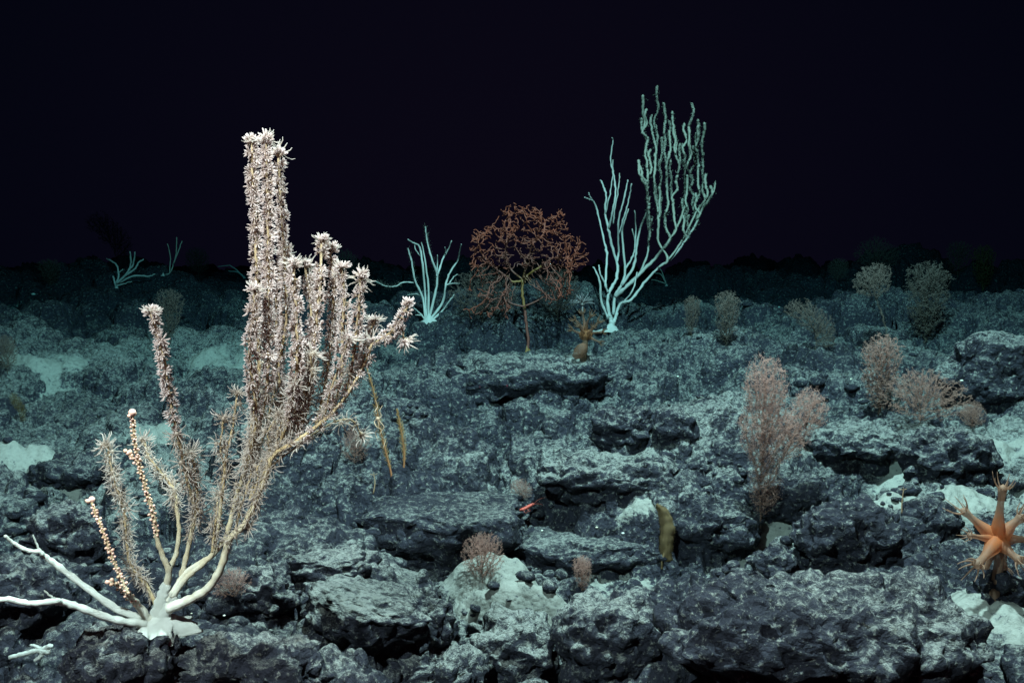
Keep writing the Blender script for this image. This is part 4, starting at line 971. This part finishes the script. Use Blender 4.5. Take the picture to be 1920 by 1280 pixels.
# ------------------------------------------------------------------ yellow sponge blade
M['sponge'] = tone_mat('yellow_sponge', [(0, (.20, .125, .05)), (.5, (.30, .20, .095)), (1, (.22, .14, .065))], .7, bump=.002, bscale=260, trans=.45, clear=.22)
def sponge():
    p, d = foot(1250, 1056); d = float(d); mpx = d / FPX; root = empty('sponge', p); tag(root, 'mustard-yellow curved blade-shaped sponge standing on dark ledge', 'sponge')
    ax = catmull(np.array([(1250, 1052), (1249, 1020), (1251, 990), (1244, 962), (1231, 945)], float), 8); m = len(ax); t = np.linspace(0, 1, m)
    wd = 11.5 * (.70 + .5 * np.sin(np.pi * np.clip(t * .9 + .1, 0, 1)) - .55 * t**6); g = Geo(); V = []
    T = np.gradient(ax, axis=0); T /= np.linalg.norm(T, axis=1)[:, None]; nrm = np.stack([T[:, 1], -T[:, 0]], 1); K = 14
    for i in range(m):
        for k in range(K):
            a = 2 * math.pi * k / K; e = math.cos(a); q = ax[i] + nrm[i] * e * wd[i] * (1 + .09 * math.sin(i * 1.3) + .06 * math.sin(i * 2.9 + e)); V.append(pt(q[0], q[1], d + .012 + .012 * e * e + .004 * math.sin(a)))
    V = np.array(V); V = V + .0022 * np.stack([fbm3(V * 75 + q * 9, 3, 500 + q) for q in range(3)], 1); i = np.arange(m - 1)[:, None] * K; j = np.arange(K)[None]; k = (j + 1) % K
    V = np.vstack([V, V[:K].mean(0), V[-K:].mean(0)]); jj = np.arange(K)
    Tr = np.vstack([np.stack([(jj + 1) % K, jj, np.full(K, m * K)], 1), np.stack([(m-1)*K + jj, (m-1)*K + (jj + 1) % K, np.full(K, m * K + 1)], 1)])
    g.add(V, np.stack([i + j, i + k, i + K + k, i + K + j], -1).reshape(-1, 4), Tr, np.concatenate([np.repeat(t, K), [0, 1]])); g.obj('blade', M['sponge'], root, p)
    f = Geo(); AX = np.array([pt(q[0], q[1], d + .012) for q in ax]); rg = np.random.default_rng(8)
    for e in (-.95, -.6, -.2, .2, .6, .95): bristles(f, np.array([pt(*(ax[i] + nrm[i] * e * wd[i]), d + .010 + .012 * e * e) for i in range(m)]), 4.5 * mpx, 240, rg, .5, .0005)
    tag(f.obj('fringe', M['sponge'], root, p), kind='stuff')
    g = Geo(); g.tube(np.array([pt(1241, 1066, d + .005), pt(1241, 1050, d + .01), pt(1246, 1035, d + .012)]), [2.2 * mpx, 1.8 * mpx, 2 * mpx], 6, .5); g.obj('stalk', M['sponge'], root, p)
sponge()
# ------------------------------------------------------------------ orange-brown plumes
M['plume'] = tone_mat('orange_plume', [(0, (.26, .095, .04)), (.5, (.21, .11, .04)), (1, (.17, .11, .045))], .7, trans=.3)
M['armpale'] = tone_mat('pale_arm', [(0, (.34, .19, .12)), (1, (.40, .24, .16))], .6)
def plume(base, axis, width, label, mat='plume', n=150, seed=1):
    p, d = foot(*base); d = float(d); mpx = d / FPX; rg = np.random.default_rng(seed); root = empty('black_coral', p); tag(root, label, 'coral', 'orange-brown feather-shaped plumes')
    P = catmull(np.array([pt(x, y, d + .01 + .02 * k / len(axis)) for k, (x, y) in enumerate(axis)]), 8); m = len(P); g = Geo(); g.tube(P, np.linspace(2.2, .9, m) * mpx, 6, np.linspace(0, .4, m)); g.obj('stem', M[mat], root, p)
    f = Geo()
    for k in range(n):
        t = .16 + .84 * (k + rg.random()) / n; q = t * (m - 1.001); i = int(q); c = P[i] + (P[i+1] - P[i]) * (q - i); T = P[i+1] - P[i]; u = frame(T)
        w = width * mpx * math.sin(math.pi * min(1, (t - .1) / .92))**.7; sd = 1 if k % 2 else -1
        e = np.array([1., rg.normal(0, .5), rg.normal(0, .15)]) * sd; e = e - u[:, 2] * (e @ u[:, 2]) + u[:, 2] * .9; e /= np.linalg.norm(e); l = w * rg.uniform(.35, 1.35); s = np.linspace(0, 1, 4)[:, None]
        f.tube(c + e * l * s + u[:, 2] * .25 * l * s * s, np.linspace(.9, .5, 4) * mpx, 3, .3 + .6 * s[:, 0])
    tag(f.obj('barbs', M[mat], root, p), kind='stuff'); return root, p, d
plume((735, 896), [(735, 896), (731, 876), (722, 842), (712, 800), (702, 740), (688, 690)], 9, 'orange feather-shaped plume right of the octocoral, holding a pale brittle star', seed=2)
plume((756, 884), [(756, 884), (758, 862), (756, 830), (750, 796), (744, 766)], 7.5, 'olive-brown slender plume, right one of the two', seed=4, n=120)
def brittle_star():
    p, d = foot(735, 896); d = float(d) - .01; mpx = d / FPX; C = pt(708, 785, d); root = empty('brittle_star', C); tag(root, 'pale brittle star with wavy arms coiled on the orange plume', 'brittle star'); rg = np.random.default_rng(3)
    g = Geo(); v, f = ico(2); g.add(C + v * np.array([4, 3, 4]) * mpx, None, f, .5); g.obj('disc', M['armpale'], root, C)
    arms = [[(708, 785), (703, 772), (708, 762), (704, 750)], [(708, 785), (702, 790), (706, 800), (716, 806), (712, 816), (722, 824), (719, 838)], [(708, 785), (714, 792), (720, 800), (716, 808)], [(708, 785), (715, 780), (712, 770), (717, 760)], [(708, 785), (710, 800), (704, 812), (709, 826)]]
    for a in arms:
        P = catmull(np.array([pt(x, y, d + rg.normal(0, .004)) for x, y in a]), 5); g = Geo(); g.tube(P, np.linspace(1.1, .5, len(P)) * mpx, 5, .6); g.obj('arm', M['armpale'], root, C)
brittle_star()
# ------------------------------------------------------------------ red shrimp
M['red'] = tone_mat('red_shrimp', [(0, (.36, .05, .035)), (1, (.34, .08, .055))], .35)
def shrimp():
    p, d = foot(985, 960); d = float(d) - .03; mpx = d / FPX; root = empty('shrimp', p); tag(root, 'small bright red shrimp resting on the slope', 'shrimp')
    ax = catmull(np.array([(1001, 944), (993, 948), (984, 953), (974, 956), (965, 956)], float), 5); m = len(ax); t = np.linspace(0, 1, m); P = np.array([pt(x, y, d) for x, y in ax])
    g = Geo(); g.tube(P, (3.4 * np.sin(np.pi * np.clip(.18 + .74 * t, 0, 1))**.8 * (1 + .07 * np.sin(np.arange(m) * 2.2))) * mpx, 8, .3); g.obj('body', M['red'], root, p)
    g = Geo(); V = np.array([pt(967, 954, d), pt(967, 958, d), pt(957, 953, d - .004), pt(955, 957, d), pt(957, 961, d + .004)]); g.add(V, None, np.array([[0, 1, 3], [0, 3, 2], [1, 4, 3], [0, 2, 1], [2, 3, 4]]), .5); g.obj('tail', M['red'], root, p)
    for k in range(6):
        x = 992 - k * 3.6; y = 950 + k * 1.2; q = catmull(np.array([pt(x, y, d), pt(x + 2, y + 5, d - .006 * (1 if k % 2 else -1)), pt(x + 1, y + 9, d - .008)]), 3); g = Geo(); g.tube(q, np.linspace(.6, .3, len(q)) * mpx, 4, .6); g.obj('leg', M['red'], root, p)
    for s in (-1, 1):
        q = catmull(np.array([pt(1000, 945, d), pt(1010, 940 + 4 * s, d), pt(1026, 940 + 9 * s, d)]), 4); g = Geo(); g.tube(q, np.linspace(.5, .2, len(q)) * mpx, 4, .6); g.obj('antenna', M['red'], root, p)
        g = Geo(); v, f = ico(1); g.add(pt(999, 943, d + s * .004) + v * 1.2 * mpx, None, f, 1); g.obj('eye', M['red'], root, p)
shrimp()
# ------------------------------------------------------------------ dead coral pieces and shell bits
def fragment(parts, base, label):
    p, d = foot(*base); d = float(d) - .015; mpx = d / FPX; root = empty('dead_coral', p); tag(root, label, 'dead coral')
    for pts, a, b in parts:
        P = catmull(np.array([pt(x, y, d) for x, y in pts]), 5); m = len(P); g = Geo(); g.tube(P + np.random.default_rng(len(pts)).normal(0, .6, (m, 3)) * mpx, np.linspace(a, b, m) * mpx, 7, .1); g.obj('branch', M['white'], root, p)
fragment([([(18, 1232), (40, 1226), (62, 1220), (78, 1218), (90, 1222)], 4, 6), ([(78, 1218), (70, 1212), (58, 1209)], 4, 2), ([(80, 1220), (76, 1230), (66, 1238)], 5, 3), ([(80, 1216), (92, 1210), (97, 1212)], 4, 4)], (55, 1240), 'broken white dead coral branch lying on rock below the octocoral')
M['shell'] = tone_mat('shell', [(0, (.50, .50, .45)), (1, (.46, .42, .32))], .5)
SHELLS = [(64, 553, 4.5, 'white shell bit on the dark far-left slope'), (1016, 993, 3, 'white speck on the dark ledge nearest the shrimp'), (1118, 987, 3, 'white speck on the dark ledge left of the sponge'), (1167, 998, 3.4, 'cream speck on the dark ledge beside the sponge'), (1800, 714, 4, 'bright speck on the dusted hump at right'), (1594, 711, 3.2, 'bright speck left of the taller pink bush of the pair'), (424, 1150, 3.2, 'cream speck on the flat ledge right of the white base'),
          (1270, 706, 3, 'bright speck on the slope left of the forked bush'), (363, 1146, 2.6, 'tiny pale speck in the hollow right of the octocoral foot'), (1460, 577, 3.5, 'bright speck within the leaning grey bush')]
for i, (x, y, r, lb) in enumerate(SHELLS):
    p, d = foot(x, y); mpx = float(d) / FPX; v, f = ico(2); v = v * (1 + .25 * fbm3(v * 1.7 + i * 3, 2, 400 + i)[:, None]) * np.array([1, .8, .6]) * r * .8 * mpx
    g = Geo(); g.add(v, None, f, (i % 3) / 2); o = g.obj('shell_fragment', M['shell']); o.location = p + np.array([0, -.01, r * .4 * mpx]); tag(o, lb, 'shell', 'pale shell bits on the rock')
# thin hydroid stalks
M['stalk'] = tone_mat('thin_stalk', [(0, (.20, .12, .07)), (1, (.30, .18, .10))], .6)
for (pts, lb) in (([(1691, 962), (1691, 945), (1694, 918)], 'thin dark hydroid stalk standing in the silt by the channel'), ([(700, 925), (703, 905), (701, 890)], 'tiny dark hydroid stalk on the corner of the dark block')):
    p, d = foot(*pts[0]); d = float(d); P = catmull(np.array([pt(x, y, d) for x, y in pts]), 5); g = Geo(); g.tube(P, np.linspace(1.4, .7, len(P)) * d / FPX, 5, .5)
    q = P[-1]; [g.tube(np.array([q, q + np.array([s * 6, 0, 5 - abs(s) * 3]) * d / FPX]), [.7 * d / FPX, .4 * d / FPX], 4, .8) for s in (-1.2, 0, 1)]
    o = g.obj('hydroid', M['stalk'], None, p); o.location = p; tag(o, lb, 'hydroid')
# the two red laser spots of the survey vehicle: narrow parallel beams
for (x, y) in ((900, 725), (951, 723)):
    h, d = foot(x, y); src = h * (1 - .30 / np.linalg.norm(h))
    l = spot('scale_laser', src, h, 90 if x > 920 else 30, (1, .02, .05), 1.0, .0, .001)
# ------------------------------------------------------------------ the water: absorbs red first
def water_box():
    x0, x1, y0, y1, z0, z1 = -20., 20., -2., 18.5, -2.2, 7.0
    V = [(x, y, z) for x in (x0, x1) for y in (y0, y1) for z in (z0, z1)]
    F = np.array([[0,1,3,2],[4,6,7,5],[0,4,5,1],[2,3,7,6],[0,2,6,4],[1,5,7,3]])
    m = bpy.data.materials.new('sea_water'); m.use_nodes = True; nt = m.node_tree
    for n in list(nt.nodes): nt.nodes.remove(n)
    out = nt.nodes.new('ShaderNodeOutputMaterial'); v = nt.nodes.new('ShaderNodeVolumePrincipled')
    v.inputs['Color'].default_value = (0, 0, 0, 1)
    k = np.array(WATER); dens = 1.0; ab = (1 - k / dens)**2
    v.inputs['Density'].default_value = dens; v.inputs['Absorption Color'].default_value = (*ab, 1)
    v.inputs['Density Attribute'].default_value = ''; m.cycles.homogeneous_volume = True
    nt.links.new(v.outputs[0], out.inputs['Volume'])
    o = mesh_obj('haze', V, F, m, smooth=False); tag(o, 'clear dark sea water that swallows red light', kind='stuff')
WATER = (0.255, 0.116, 0.102)
water_box()
